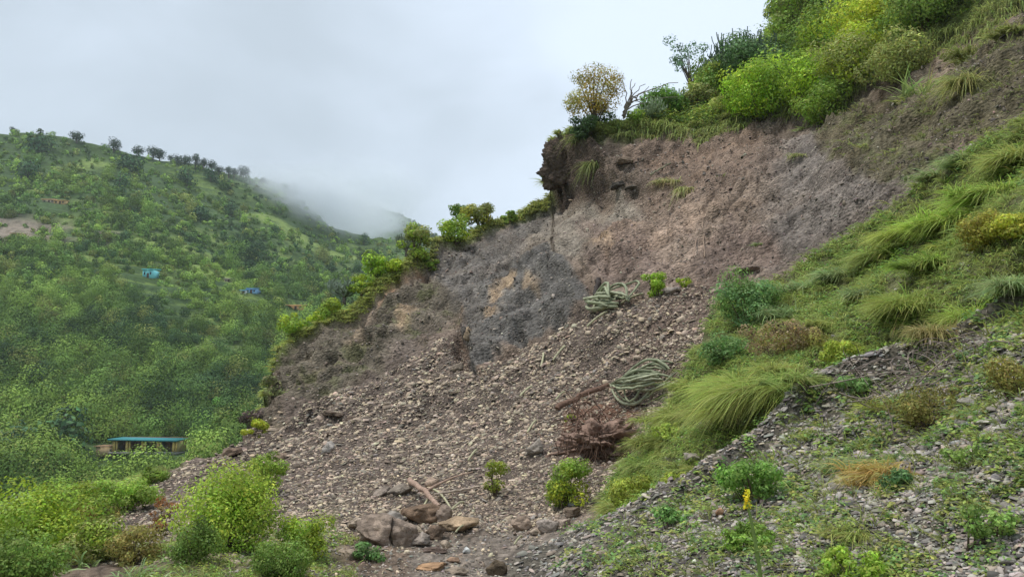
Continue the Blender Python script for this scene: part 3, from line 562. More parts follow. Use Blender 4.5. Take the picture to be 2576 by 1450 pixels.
# ------------------------------------------------------------------ shrubs of the ridge and the slide
RG = 'shrubs along the crest above the slide'
S = surfS
for a in [
 (1505,328,150,120,OL*C_(1.15,1,.8),'airy olive and rust shrub leaning out on the overhanging lip',dict(c2=OL*C_(1.3,.85,.6),dens=.42,leaf=2.1,rcl=.24,ncl=30,base=.2)),
 (1490,352,130,50,DG*1.3,'dark low shrub under the airy olive one on the overhang',dict(dens=1.1)),
 (1665,300,110,68,MG*C_(1,1.15,1.1),'fresh green shrub beside the bare twisting branches on the crest',{}),
 (1610,318,60,34,BG,'small green shrub on crest between the olive shrub and the succulents',{}),
 (1745,232,92,112,GB*C_(1.1,1.1,1.3),'thin see through young tree alone against the sky',dict(dens=.22,leaf=2.2,ncl=26,rcl=.2,base=.12)),
 (1800,262,110,100,MG*1.3,'rounded light green shrub right of the thin young tree',dict(c2=YG*.8)),
 (1760,285,90,50,OL,'straw green low shrub at foot of the thin young tree',dict(dens=.8)),
 (1905,282,165,105,YG,'bright yellow green bush on the scarp edge, leftmost',dict(c2=YG*C_(.85,1.05,1))),
 (1885,232,150,100,DG*1.7,'dark green dense shrub filled in under the dark succulents',dict(dens=1.2)),(1860,278,80,60,YG*.9,'small yellow green bush at left foot of the brightest bush',{}),
 (2010,262,160,110,YG*C_(.95,1.05,1),'yellow green bush on the scarp edge, right of the brightest one',dict(c2=BG)),
 (2085,262,130,85,BG*.85,'green bush with hanging stems over the scarp edge',dict(c2=MG)),
 (1945,190,130,90,MG,'mid green bush in the second row above the brightest bush',dict(c2=MG*1.3)),
 (2010,120,140,120,BG*.8,'tall light green bush near the skyline at upper left of thicket',dict(c2=OL)),
 (2075,70,120,95,DG,'dark nearly black tree in the thicket at the top edge',{}),
 (1975,66,60,56,DG*1.4,'dark shrub poking past the thicket outline at the skyline',dict(dens=.6)),
 (2110,170,150,110,MG*1.3,'green bush in the middle of the thicket',dict(c2=YG*.7)),
 (2160,220,170,110,YG*C_(1,.95,1),'broad olive yellow bush hanging over the scarp',dict(c2=OL*1.1)),
 (2190,160,170,120,OR,'golden yellow bush, the most orange of the thicket',dict(c2=YG)),
 (2255,110,150,110,OR*C_(.9,.95,1),'golden bush above and right of the most orange one',dict(c2=YG*.9)),
 (2150,80,130,80,MG*C_(.9,1,1),'mid green bush beneath the grey succulent at the top edge',{}),
 (2270,200,150,90,OL*1.05,'dry olive bush between golden bush and bare rock',dict(dens=.9)),
 (2330,120,160,110,OL*C_(.9,1.1,.9),'olive green bush at the top edge right of the golden ones',dict(c2=MG)),
 (2390,60,160,100,OL*C_(.9,1.15,.9),'olive green bush at top edge, second from the right',dict(c2=MG*1.2)),
 (2460,20,160,90,MG*1.2,'green bush at the top edge nearest the right rock face',dict(c2=OL)),
 (2050,20,150,90,MG*.8,'dark green bush cut by the top edge of view above the thicket',{}),
 (2230,10,170,90,MG,'green bush cut by the top edge above the golden bush',dict(c2=BG*.8)),
 (1830,300,90,40,GY,'low grassy shrub on the scarp step below the brightest bush',dict(dens=.8))]:
    a = list(a); big = a[0] >= 1850; a[1] += (18 if a[0] < 2230 else -2) if big else 10; a[2] *= 1.12; a[3] *= 1.12 if big else 1.05; a[4] = a[4] * (1.12 if big else 1)
    bush('shrub' if a[3] < 100 else 'bush', 'bush', S, *a[:6], group=RG, **a[6])
RL = 'shrubs along the left rim of the slide'
for a in [
 (1060,676,84,92,YG*C_(.85,.9,1.3),'feathery yellow green tall shrub at the rim beside the grey succulent arms',dict(dens=.9,c2=OL)),
 (1080,672,46,52,BG*.9,'glossy bright green shrub hugging the right foot of the feathery one',{}),
 (955,712,84,56,YG*C_(.85,1,1),'yellow green shrub on rim left of the feathery tall one',dict(c2=BG)),(1000,700,70,38,YG*.8,'low yellow green shrub between two rim shrubs',{}),
 (915,740,66,44,YG*.9,'small yellow green shrub right of the grey candelabra plant',dict(c2=BG)),(830,796,84,54,BG*.85,'green shrub lower on the rim left of the grey candelabra plant',dict(c2=YG*.8)),
 (745,846,80,50,YG*.85,'yellow green shrub at lowest corner of the grassy rim',dict(c2=BG)),(800,815,50,36,YG,'small bright shrub between the two lowest rim shrubs',{}),
 (1150,622,88,68,BG,'light green shrub on rim below the dark green crown',dict(c2=YG*.8)),(1163,565,56,50,MG*.85,'dark green rounded crown standing up against the sky',dict(base=.3)),
 (1212,578,84,72,OR*C_(.85,.8,1.1),'yellow orange shrub on rim against the sky',dict(c2=OL)),(1282,562,56,32,BG*.9,'small green shrub on the rim right of the yellow orange one',{}),
 (1388,478,50,42,GB*1.5,'pale blue green sprig at the foot of the overhang',dict(dens=.5)), (655,1116,52,46,YG*C_(1.1,.95,1),'small yellow shrub at bottom left foot of the cliff',{}),
 (690,1000,60,60,C_(.17,.19,.08),'dull green shrub clinging to lower left cliff edge',dict(dens=.6)), (640,1090,50,60,C_(.10,.08,.07),'dead dark brown shrub hanging at the cliff foot',dict(dens=.6))]:
    a = list(a); a[1] += 6; a[2] *= 1.0; a[3] *= .98; a[4] = a[4] * 1.1
    bush('shrub', 'shrub', S, *a[:6], group=RL, **a[6])
for a in [
 (1655,752,62,58,YG*C_(.8,.95,1),'round yellow green shrub on the scree right of the fallen succulent',{}),(1720,728,38,24,YG*.8,'tiny yellow green plant right of the round scree shrub',dict(dens=.7)),
 (1415,1275,120,115,YG*C_(1.05,.95,1),'bright yellow leaved climbing bush on scree below the root mass',dict(leaf=3.0,c2=BG*.9,lean=(.15,0))),(1248,1252,70,84,YG*C_(.75,.7,1),'sparse yellowing weed bush left of the bright yellow one',dict(leaf=2.8,dens=.45)),
 (1435,1065,30,22,YG*.8,'tiny yellow sprig left of the root mass',dict(dens=.6)),
 (570,1380,240,180,C_(.24,.36,.05),'largest bright green bush, standing alone on the scree at lower left',dict(leaf=2.9,c2=C_(.30,.38,.06),ncl=44,base=.02)),(665,1235,90,100,C_(.25,.36,.06),'light green outer shoots right of the largest bush',dict(leaf=2.9,dens=.7)),
 (500,1420,120,80,MG,'green undergrowth at left foot of the largest bush',dict(leaf=2.6)), (760,1400,120,90,BG*.85,'green bush right of the grass tuft at bottom, left of the boulders',dict(leaf=2.8,c2=YG*.8)),(700,1450,150,80,MG,'dark green low bush at bottom edge below the scree',dict(leaf=2.8)),
 (930,1405,80,40,C_(.13,.24,.08),'low broad leaved weed at the foot of the big left boulder',dict(leaf=3.0)),
 (400,1335,56,70,C_(.26,.20,.08),'thin rusty brown sapling on the scree left of the largest bush',dict(leaf=2.4,dens=.35,c2=C_(.3,.15,.06))),
 (250,1335,90,50,C_(.24,.19,.06),'rust brown dying bush at the edge of the grassy bank',dict(leaf=2.6,dens=.8,c2=OL)),
 (300,1285,170,70,C_(.24,.34,.07),'light green bush on the bank directly below the shed',dict(leaf=2.7,c2=BG)),(180,1345,200,100,C_(.22,.33,.06),'full green bush in the middle of the left bank',dict(leaf=2.8,c2=YG*.8)),
 (80,1420,220,140,C_(.22,.32,.05),'big yellow green bush filling the bottom left corner',dict(leaf=3.0,c2=YG*.8)),(210,1410,170,90,C_(.24,.32,.05),'yellowing bush right of the corner bush on the bank',dict(leaf=3.0,c2=OL)),
 (20,1365,140,60,BG*.8,'green bush at the left frame edge on the bank',dict(leaf=2.7)),(340,1420,130,70,C_(.24,.22,.07),'brownish green weed bush at the bottom behind long grass',dict(leaf=2.8,dens=.8)),(60,1470,180,90,MG,'dark green bush at the very bottom left',dict(leaf=3)),
 (390,1232,90,36,BG*.7,'small green bush where the bank meets the grey scree',dict(leaf=2.4)), (120,1318,150,50,C_(.25,.36,.08),'pale green bush on the crest of the left bank',dict(leaf=2.5))]:
    bush('bush', 'bush', S, *a[:6], **a[6])
Fs = surfF
for a in [
 (1880,815,170,125,C_(.12,.23,.09),'round broad leaved green bush at the left end of the grassy bank',dict(leaf=2.9,c2=C_(.16,.28,.11),ncl=34)),(1830,900,130,76,C_(.12,.24,.11),'blue green leafy bush below the round broad leaved one',dict(leaf=3.2)),
 (1980,900,200,90,C_(.20,.22,.09),'tangled dry green bush in the middle of the bank',dict(leaf=2.6,dens=.8,c2=C_(.26,.2,.12))),(2110,900,120,60,C_(.20,.29,.06),'yellow green weed bush between tangled bush and dark hollow',dict(leaf=2.8)),
 (2150,985,110,60,C_(.10,.2,.09),'dark green weed on the crest of the gravel ridge',dict(leaf=3.2)),(1900,1250,170,130,C_(.12,.25,.07),'leafy green weed mound on the gravel above the yellow flower',dict(leaf=3.6,ncl=30,c2=C_(.16,.30,.06))),
 (1880,1380,140,90,C_(.15,.29,.07),'leafy green weed mound behind the yellow flower stalk',dict(leaf=3.8)),(1700,1340,70,60,C_(.10,.22,.08),'small blue green weed on gravel left of the flower stalk',dict(leaf=3.6)),
 (2250,1240,60,80,C_(.09,.2,.1),'upright dark leaved weed right of the straw coloured tuft',dict(leaf=3.8,dens=.8)),(2150,1420,170,80,C_(.19,.33,.06),'bright green weed patch at bottom right of the flower stalk',dict(leaf=4)),
 (2490,1350,120,90,C_(.13,.24,.08),'green weed on gravel near the right edge',dict(leaf=4,dens=.7)),(2560,1000,90,110,C_(.2,.22,.08),'olive weed at the right frame edge beside dead stems',dict(leaf=3,dens=.7)),
 (2330,1030,160,110,C_(.15,.17,.07),'dull green weedy bush below the dead grey stems',dict(leaf=3,dens=.6)),(2440,1180,110,60,C_(.15,.26,.09),'small green weed in the middle of the right gravel',dict(leaf=3.6,dens=.6)),
 (2550,610,130,60,C_(.24,.30,.06),'yellow green leaved bush at right edge among long grass',dict(leaf=2.8,dens=1.2)),(2480,640,120,80,C_(.24,.27,.07),'olive yellow bush in the long grass near the right edge',dict(leaf=2.6)),
 (1600,1250,170,110,C_(.22,.31,.07),'low mat of light green weeds at the lower tongue of the bank',dict(leaf=2.9)),(1500,1340,110,80,C_(.20,.33,.09),'light green weeds at the lowest tip of the bank',dict(leaf=3)),
 (1730,1200,160,70,C_(.22,.31,.07),'light green weeds between the tussocks and gravel ridge',dict(leaf=2.9)),(1700,1100,120,60,C_(.20,.30,.08),'green weeds left of the largest drooping tussock',dict(leaf=2.8))]:
    a = list(a); low = a[1] > 960; a[2] *= 1.2 if low else 1.05; a[3] *= .66 if low else .9; a[4] = a[4] * C_(1.25, 1.05, .82)
    bush('weed_bush', 'bush', Fs, *a[:6], group='weeds and bushes on the foreground bank', **a[6])

# ------------------------------------------------------------------ grass
for a in [
 (1920,1010,300,150,GY*C_(1.05,1.1,1),'largest drooping grass tussock in the middle of the bank',dict(flow=(-.9,-.3,0),n=2600,droop=.95)),(2020,1010,140,100,GG*1.2,'greener tussock at the right shoulder of the largest one',dict(flow=(.2,-.5,0))),
 (1840,1060,180,140,GY*1.1,'combed tussock hanging left of the largest one',dict(flow=(-.8,-.3,0),n=1500)),(1740,960,120,110,OL*1.3,'upright yellowish tussock above the fallen succulent tips',dict(flow=(-.1,-.4,0))),
 (1720,1030,170,120,GY,'long tussock sweeping down beside the fallen succulent',dict(flow=(-.8,-.3,0),n=1200)),(1660,1100,130,110,GY*1.05,'tussock lower down the left edge of the bank',dict(flow=(-.7,-.3,0))),(1620,1170,110,90,GG*1.2,'thin green tussock at the left edge beside the root mass',{}),
 (2290,560,220,120,GY*C_(1.1,1.15,.9),'big bright combed tussock high on the bank crest',dict(flow=(-.9,-.2,0),n=2200)),(2220,640,190,120,GY*C_(.9,1,1),'brownish shaggy tussock below the bright crest one',dict(flow=(-.8,-.3,0),mix=.6,n=1500)),
 (2400,520,260,150,GY*C_(1.05,1.25,.8),'wide yellow green tussock on the upper right bank',dict(flow=(-.6,-.3,0),n=2400)),(2500,440,220,150,GY*C_(1,1.2,.9),'tall tussock at upper right under the rock face',dict(flow=(-.6,-.3,0),n=2000)),
 (2560,360,160,150,GY,'tussock at right frame edge under the rock face',dict(n=1400)),(2420,390,150,90,GP,'pale arching long grass below the dark rock face',dict(flow=(-.6,-.2,0))),(2350,420,120,90,GP*.9,'thin pale grass at left end below the rock face',dict(flow=(-.7,-.2,0),n=260)),
 (2340,680,220,110,GG*C_(1.1,1.2,.8),'fresh green tussock mound in the middle right of the bank',dict(flow=(-.4,-.4,0),n=2000)),(2450,740,240,110,GY*C_(1,1.1,.9),'long arching tussock right of the fresh green mound',dict(flow=(-.3,-.5,0),n=2200)),
 (2560,720,170,110,GP,'pale green tussock at the right frame edge above gravel',dict(flow=(-.3,-.5,0),n=1500)),(2300,770,220,130,GG*C_(1.25,1.15,1),'sweeping tussock above the dark hollow',dict(flow=(-.7,-.4,0),n=2000)),
 (2360,850,180,110,GD*.7,'dry brown shaggy tussock right of the dark hollow',dict(flow=(-.2,-.6,0),mix=.9)),(2230,870,150,110,GG,'long green tussock over the dark hollow',dict(flow=(-.4,-.5,0),n=1300)),
 (2120,700,170,90,GP,'pale green tussock on bank edge below the grey slope',dict(flow=(-.5,-.4,0))),(2180,760,120,90,GP*.9,'arching grass clump right of pale bank edge tussock',dict(flow=(-.3,-.6,0))),
 (2010,740,140,100,GP*1.0,'blue green long leaved tussock right of the round bush',dict(flow=(-.1,-.6,0),widpx=1.2,mix=.1)),(1960,800,120,110,GP*.95,'grey green fountain of grass over the round bush side',dict(flow=(0,-.6,0),widpx=1.1,mix=.1)),
 (2070,830,140,80,GY*.9,'low tussock in middle of the bank',{}),(2160,640,120,70,GG,'small dark tussock on bank edge',{}),
 (2215,1010,110,80,C_(.30,.33,.08),'yellowish tussock on the gravel right of the ridge',dict(flow=(-.1,-.3,0),n=420)),(2230,1200,210,130,C_(.42,.33,.12),'straw coloured dry tussock fanning over the gravel',dict(flow=(-.5,-.3,0),mix=.5,n=700,widpx=1.2,base_c=C_(.4,.25,.1))),
 (2130,1150,200,130,GP*.9,'thin green grass stalks behind the straw coloured tussock',dict(flow=(-.3,-.2,0),n=260)),(2300,1440,200,90,GY*.9,'fine grass at the bottom edge right of the flower',dict(n=500,widpx=1.3)),
 (2140,1330,170,70,GY,'fine yellowish grass right of the yellow flower',dict(n=420)),(1560,1260,150,90,GY*.95,'short grass on lower tongue of the bank',{}),(1500,1330,110,70,GG*1.1,'short green grass at the tip of the bank',{}),
 (1760,1160,150,70,GY*.9,'short grass between drooping tussocks and gravel ridge',{}),(1980,960,170,80,GY,'feathery grass above the largest drooping tussock',dict(mix=.5)),(1850,960,140,80,GY*1.05,'feathery grass left above the largest drooping tussock',{}),
 (2470,560,150,90,GG*1.1,'dark green grass mound on upper right bank',{}),(2390,620,170,80,GG*C_(1.2,1.2,.7),'short vivid grass below the wide yellow green tussock',{})]:
    a = list(a); a[1] += 32 if (a[1] < 600 and a[0] > 2200) else 0; a[6].setdefault('seed', 1); kw = dict(a[6]); tussock(Fs, *a[:6], **kw)
for a in [
 (600,1335,130,70,C_(.34,.31,.1),'yellow tipped grass tuft at right foot of the largest bush',dict(flow=(-.6,-.3,0))),(2330,190,130,100,GP*C_(1.1,1.1,.8),'spiky upright grass tuft alone high on the right rock',dict(flow=(0,0,0),droop=.25,n=160,widpx=1.2)),(2300,205,110,50,GY,'short grass around the spiky tuft on the rock',{}),
 (2010,400,60,34,C_(.33,.36,.15),'pale hanging tuft on brown soil right of the scar',dict(droop=1.2)),(2170,385,50,24,GY,'small tuft on the ledge right of the pale hanging tuft',{}),(2018,300,40,34,GP*.9,'little tuft hanging below the scarp bushes',{}),
 (1675,450,80,54,C_(.36,.36,.16),'pale slumped sod tuft with a broken stick on the upper slide',dict(droop=1.1)),(1725,475,76,50,C_(.30,.30,.12),'hanging fringe of grass on a slid turf block',dict(droop=1.4,flow=(-.3,-.6,-.3))),(1825,445,50,26,C_(.30,.30,.13),'small dry tuft right of the hanging grass fringe',{}),
 (1760,335,90,36,GY,'grass on the slipped turf step, left half',dict(droop=1)),(1840,312,90,36,GY*1.1,'grass on the slipped turf step, right half',dict(droop=1)),(1700,322,80,30,GY*.9,'grass fringe left of the slipped turf step',dict(droop=1)),
 (1910,620,40,30,GP*.8,'faint sprig of grass on the grey slope',dict(n=50)),(2130,240,70,60,GG*.8,'hanging green grass below the olive yellow bush',dict(droop=1.4)),(2440,110,140,60,GY*.9,'grass patch on the upper right rock slope',{}),(2540,90,110,60,GY*.8,'grass patch on the rock slope at right frame edge',{}),
 (2430,230,70,110,C_(.27,.28,.09),'yellow green grass streak down the right rock face',dict(droop=1.2)),(1500,440,60,80,GG*.7,'dark grass trailing down the overhang face',dict(droop=1.6)),(1465,400,80,60,GG*.6,'dark green grass on the overhang shoulder',dict(droop=1.2)),
 (1560,345,100,30,GG*.8,'grass fringe under the airy olive shrub',dict(droop=1.2)),(740,1000,60,40,C_(.2,.24,.09),'faint grass on the lower left cliff',{}),
 (1385,480,50,46,GY*1.1,'bright grass at the base of the overhang against the sky',{})]:
    tussock(S, *a[:6], group='grass tufts on the slide', **a[6])
# long pale arching grass at the bottom left
for x, y, w, h, lab in [(130,1440,200,90,'long pale arching grass blades at the bottom left corner'), (340,1460,200,100,'long pale grass blades at the bottom left of the largest bush'), (60,1250,80,40,'fine long grass on the crest of the left bank'), (450,1470,140,80,'broad bladed pale grass at the bottom below the rusty sapling')]:
    tussock(S, x, y, w, h, GP * 1.15, lab, n=70, widpx=1.6, droop=.7, flow=(-.2, 0, 0), spread=1.0, mix=.1, group='long pale grasses at the bottom left')
def scatter_grass(name, sheet, upts, rng, Lpx, c, label, flow=(-.4, -.3, -.1), per=14, wpx=.8, droop=.9):
    g = G(); u, v = upts; pts = sheet(u, v); ds = np.linalg.norm(pts - C_(0, 0, CAMZ), axis=1) / FPX
    for i in range(len(u)):
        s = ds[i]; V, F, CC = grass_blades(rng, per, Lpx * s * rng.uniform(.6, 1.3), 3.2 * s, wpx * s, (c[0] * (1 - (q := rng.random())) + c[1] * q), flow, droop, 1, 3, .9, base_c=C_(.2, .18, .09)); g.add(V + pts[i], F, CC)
    tag(g.build(name, M_GRASS), label, 'grass', None, 'stuff')
rg = np.random.RandomState(21)
# rim fringe of the slide
uu = rg.uniform(650 * K, 1425 * K, 950); vv = np.minimum(S_TOP(uu) + rg.uniform(-.5, 5.0, 950), 600)
scatter_grass('rim_grass', surfS, (uu, vv), rg, 6, (GY, GY * C_(1.15, 1.1, .9)), 'grass fringe overhanging the left rim of the slide', wpx=.9)
# turf above the scarp
uu = rg.uniform(1440 * K, 2600 * K, 4200); f = rg.random(4200); vv = S_TOP(uu) + f * (SCARP(uu) - S_TOP(uu)); ok = (vv > -30); uu, vv = uu[ok], vv[ok]
scatter_grass('turf', surfS, (uu, vv), rg, 7, (GG * 1.1, GY * 1.1), 'green turf on the slope above the scarp', per=9)
uu = rg.uniform(1560 * K, 2600 * K, 900); vv = SCARP(uu) + rg.uniform(-3, 3, 900)
scatter_grass('scarp_grass', surfS, (uu, vv), rg, 9, (GG * .8, GY), 'grass hanging over the scarp edge', per=10, droop=1.7)
# band on the bank
uu = rg.uniform(1450 * K, 3300 * K, 9500); f = rg.random(9500); vv = F_TOP(uu) + f * np.maximum(GRIDGE(uu) - 8 - F_TOP(uu), 4); nn = fbm(np.stack([uu / 40, vv / 40, uu * 0], -1), 3); ok = nn > -.45; uu, vv = uu[ok], vv[ok]
scatter_grass('bank_grass', surfF, (uu, vv), rg, 14, (GG * 1.1, GY * 1.05), 'long grass covering the foreground bank', per=10, wpx=.85)
uu = rg.uniform(1580 * K, 2540 * K, 2600); f = rg.random(2600); vv = S_TOP(uu) + f * (SCARP(uu) - 5 - S_TOP(uu)); ok = (vv > -25) & (SCARP(uu) - S_TOP(uu) > 8); THK = (uu[ok], vv[ok])
# sparse grass on gravel, right rock and left bank
uu = rg.uniform(1500 * K, 3400 * K, 1700); vv = rg.uniform(0, 1, 1700) * 200 + GRIDGE(uu) + 10; ok = vv < 600; scatter_grass('sparse_grass', surfF, (uu[ok], vv[ok]), rg, 22, (GY * .9, GG * 1.1), 'thin grass growing through the gravel', per=7, wpx=.9, droop=.5)
uu = rg.uniform(2080 * K, 2640 * K, 900); vv = rg.uniform(20 * K, 420 * K, 900); ok = (inpoly(uu, vv, RROCK, 3) > .5) & (fbm(np.stack([uu / 30, vv / 20, uu * 0], -1), 3) > -.02); scatter_grass('rock_grass', surfS, (uu[ok], vv[ok]), rg, 9, (C_(.2, .22, .08), GG), 'thin moss and grass on the right rock face', per=8, wpx=.8)
uu = rg.uniform(-20, 420 * K, 1900); vv = S_TOP(uu) + rg.random(1900) ** 1.3 * 70; ok = inpoly(uu, vv, [(-80,1290),(250,1195),(480,1160),(380,1220),(250,1340),(100,1440),(0,1600),(-80,1600)], 5) > .5; scatter_grass('left_bank_grass', surfS, (uu[ok], vv[ok]), rg, 15, (GG * 1.25, GY * 1.1), 'grass covering the left bank', per=11, wpx=.8)
uu = rg.uniform(330 * K, 900 * K, 900); vv = rg.uniform(1340 * K, 1500 * K, 900); ok = fbm(np.stack([uu / 30, vv / 20, uu * 0 + 3], -1), 3) > -.05; scatter_grass('bottom_grass', surfS, (uu[ok], vv[ok]), rg, 13, (GG * 1.1, GY), 'green grass and weeds along the bottom left', per=9, wpx=1.0)
# little leafy weeds as ground cover
def scatter_weeds(name, sheet, u, v, rng, spx, leafpx, cols, label, nl=16):
    g = G(); pts = sheet(u, v); ds = np.linalg.norm(pts - C_(0, 0, CAMZ), axis=1) / FPX
    for i in range(len(u)):
        s = ds[i]; w = spx * s * rng.uniform(.5, 1.5); n = nl; q = rng.normal(0, .33, (n, 3)) * w; q[:, 2] = np.abs(q[:, 2]) * .7 + .1 * w
        nr = q / (np.linalg.norm(q, axis=1)[:, None] + 1e-6) + C_(0, 0, 1.0) + rng.normal(0, .3, (n, 3)); nr /= np.linalg.norm(nr, axis=1)[:, None]
        V, F, CC = leaves(rng, q + pts[i], nr, leafpx * s, cols[rng.randint(len(cols))], asp=.5); g.add(V, F, CC)
    tag(g.build(name, M_LEAF), label, 'weeds', None, 'stuff')
rw = np.random.RandomState(31)
n = 7800; uu = rw.uniform(1420 * K, 3400 * K, n); vv = GRIDGE(uu) + 4 + rw.random(n) * 260; nn = fbm(np.stack([uu / 45, vv / 30, uu * 0 + 5], -1), 3); ok = (vv < 600) & (nn + rw.normal(0, .12, n) > .04); scatter_weeds('gravel_weeds', surfF, uu[ok], vv[ok], rw, 12, 4.6, [C_(.15,.25,.07), C_(.24,.33,.08), C_(.12,.2,.08), C_(.27,.29,.09)], 'small leafy weeds scattered over the foreground gravel')
n = 7500; uu = rw.uniform(1450 * K, 3300 * K, n); vv = F_TOP(uu) + rw.random(n) * np.maximum(GRIDGE(uu) - F_TOP(uu), 4); nn = fbm(np.stack([uu / 40, vv / 30, uu * 0 + 15], -1), 3); ok = nn > -.1; scatter_weeds('bank_weeds', surfF, uu[ok], vv[ok], rw, 10, 2.9, [C_(.16,.28,.06), C_(.22,.32,.06), C_(.12,.22,.07)], 'leafy weeds among the grass of the bank')
n = 1600; uu = rw.uniform(-10, 900 * K, n); vv = rw.uniform(1190 * K, 1480 * K, n); m1 = inpoly(uu, vv, [(-80,1290),(250,1195),(480,1160),(380,1220),(250,1340),(100,1440),(0,1600),(-80,1600)], 5) + inpoly(uu, vv, [(380,1400),(600,1350),(850,1290),(850,1500),(300,1600)], 8) * .6; ok = (m1 > rw.random(n)) & (vv > S_TOP(uu)); scatter_weeds('left_weeds', surfS, uu[ok], vv[ok], rw, 10, 3.0, [C_(.18,.3,.06), C_(.26,.33,.06), C_(.13,.22,.06)], 'leafy weeds on the left bank and bottom edge')
n = 900; uu = rw.uniform(650 * K, 2600 * K, n); vv = rw.uniform(0, 1100 * K, n); m1 = inpoly(uu, vv, CLIFF, 6) * .55 + inpoly(uu, vv, RROCK, 6) * .6 + inpoly(uu, vv, [(1430,350),(1560,340),(1540,400),(1470,440),(1420,400)], 4) * .9; ok = (m1 * (fbm(np.stack([uu / 22, vv / 22, uu * 0], -1), 3) + .5) > rw.random(n) * .8); scatter_weeds('cliff_weeds', surfS, uu[ok], vv[ok], rw, 8, 2.0, [C_(.13,.17,.05), C_(.2,.23,.07), C_(.09,.12,.05)], 'small plants clinging to the rock faces', nl=12)

scatter_weeds('thicket_scrub', surfS, THK[0], THK[1], rw, 15, 2.7, [C_(.20,.30,.05), C_(.15,.25,.06), C_(.28,.32,.06), C_(.09,.15,.05)], 'green scrub filling the thicket above the scarp', nl=26)
# ------------------------------------------------------------------ stones
def chip(rng, thick=.28, nside=6):
    a = np.sort(rng.uniform(0, 2 * np.pi, nside)) * .5 + np.arange(nside) / nside * 2 * np.pi * .5; r = rng.uniform(.62, 1.2, nside)
    x = np.cos(a) * r; y = np.sin(a) * r * rng.uniform(.38, .75); top = np.stack([x * .86, y * .86, np.full(nside, thick) * rng.uniform(.6, 1.2, nside)], -1); bot = np.stack([x, y, np.full(nside, -thick)], -1)
    V = np.concatenate([top, bot]); i = np.arange(nside); F4 = np.stack([i, i + nside, (i + 1) % nside + nside, (i + 1) % nside], -1)
    return V * .5, F4, i[None].copy()
rc = np.random.RandomState(3); CH = [chip(rc, rc.uniform(.10, .26)) for _ in range(14)]
CH6 = [(V, F4, F6) for V, F4, F6 in CH]
def frames(sheet, u, v):
    e = .8; p = sheet(u, v, False); a = sheet(u + e, v, False) - p; b = sheet(u, v - e, False) - p; n_ = np.cross(a, b); n_ /= np.linalg.norm(n_, axis=1)[:, None]; return n_
def place_chips(rng, pts, nrm, size, cols, tilt=.35):
    n = len(pts); k = rng.randint(0, len(CH), n); nr = nrm * .55 + C_(0, 0, .45) + rng.normal(0, tilt, (n, 3)); nr /= np.linalg.norm(nr, axis=1)[:, None]; t, b = rot_to(nr, rng)
    Vall, F4, F6, Cc = [], [], [], []; off = 0
    for j, (V, f4, f6) in enumerate(CH6):
        m = k == j
        if not m.any(): continue
        c = m.sum(); W = pts[m][:, None] + size[m][:, None, None] * (V[None, :, 0:1] * t[m][:, None] + V[None, :, 1:2] * b[m][:, None] + V[None, :, 2:3] * nr[m][:, None])
        Vall.append(W.reshape(-1, 3)); o = off + np.arange(c)[:, None, None] * 12; F4.append((f4[None] + o).reshape(-1, 4)); F6.append((f6[None] + o).reshape(-1, 6)); Cc.append(np.repeat(cols[m], 12, 0)); off += c * 12
    return np.concatenate(Vall), [np.concatenate(F4), np.concatenate(F6)], np.concatenate(Cc)
def stone_cols(rng, n, base, var=.25):
    pal = np.array(base); c = pal[rng.randint(0, len(pal), n)] * (1 + rng.normal(0, var, n))[:, None] * (1 + rng.normal(0, .04, (n, 3))); return np.clip(c, .02, .7)
PK = [C_(.39,.31,.235), C_(.28,.22,.168), C_(.46,.37,.275), C_(.165,.13,.10), C_(.25,.215,.178), C_(.49,.395,.28)]
GK = [C_(.33,.30,.26), C_(.25,.225,.20), C_(.44,.40,.345), C_(.13,.12,.105), C_(.31,.265,.21), C_(.25,.235,.22)]
rs = np.random.RandomState(77)
def sheet_stones(name, sheet, poly, n, px, base, label, exclude=None, tilt=.35, dens=None, lift=.15):
    a = np.array(poly, float) * K; u = rs.uniform(a[:, 0].min(), a[:, 0].max(), n); v = rs.uniform(a[:, 1].min(), a[:, 1].max(), n); wu = 5 * noise(np.stack([u / 22, v / 22, u * 0], -1)); ok = inpoly(u + wu, v + wu, poly, 4) > rs.random(n)
    if sheet is surfS: ok &= v > S_TOP(u) + 2
    if sheet is surfF: ok &= v > F_TOP(u) + 1
    if dens is not None: ok &= dens(u, v) > rs.random(n)
    u, v = u[ok], v[ok]; pts = sheet(u, v); nr = frames(sheet, u, v); s = np.linalg.norm(pts - C_(0, 0, CAMZ), axis=1) / FPX
    sz = np.clip(rs.lognormal(0, .45, len(u)), .35, 3.0) * px * s
    V, F, C = place_chips(rs, pts + nr * (sz * lift)[:, None], nr, sz, stone_cols(rs, len(u), base), tilt)
    tag(link(name, mesh(name, V, F, M_STONE, C)), label, 'stones', None, 'stuff')
SCR = [(640,1110),(800,1030),(980,930),(1140,850),(1190,940),(1400,830),(1500,760),(1640,740),(1800,720),(1800,950),(1700,1100),(1560,1250),(1300,1340),(900,1340),(640,1420),(250,1420),(150,1400),(300,1260),(450,1175),(560,1165)]
sheet_stones('scree', surfS, SCR, 95000, 2.9, PK, 'loose broken shale scree covering the slide', tilt=.26, dens=lambda u, v: (.3 + .7 * sstep(-.3, .25, fbm(np.stack([(u * .8 + v) / 12, (u * .8 - v * .6) / 60, u * 0 + 21], -1), 3))) - .6 * inpoly(u, v, [(1430,1030),(1640,1010),(1590,1110),(1540,1170),(1420,1100)], 6) - .3 * inpoly(u, v, [(1380,800),(1800,720),(1780,900),(1500,1000)], 8))
sheet_stones('fine_scree', surfS, SCR, 90000, 1.5, PK, 'fine shale grit between the larger scree stones', tilt=.35)
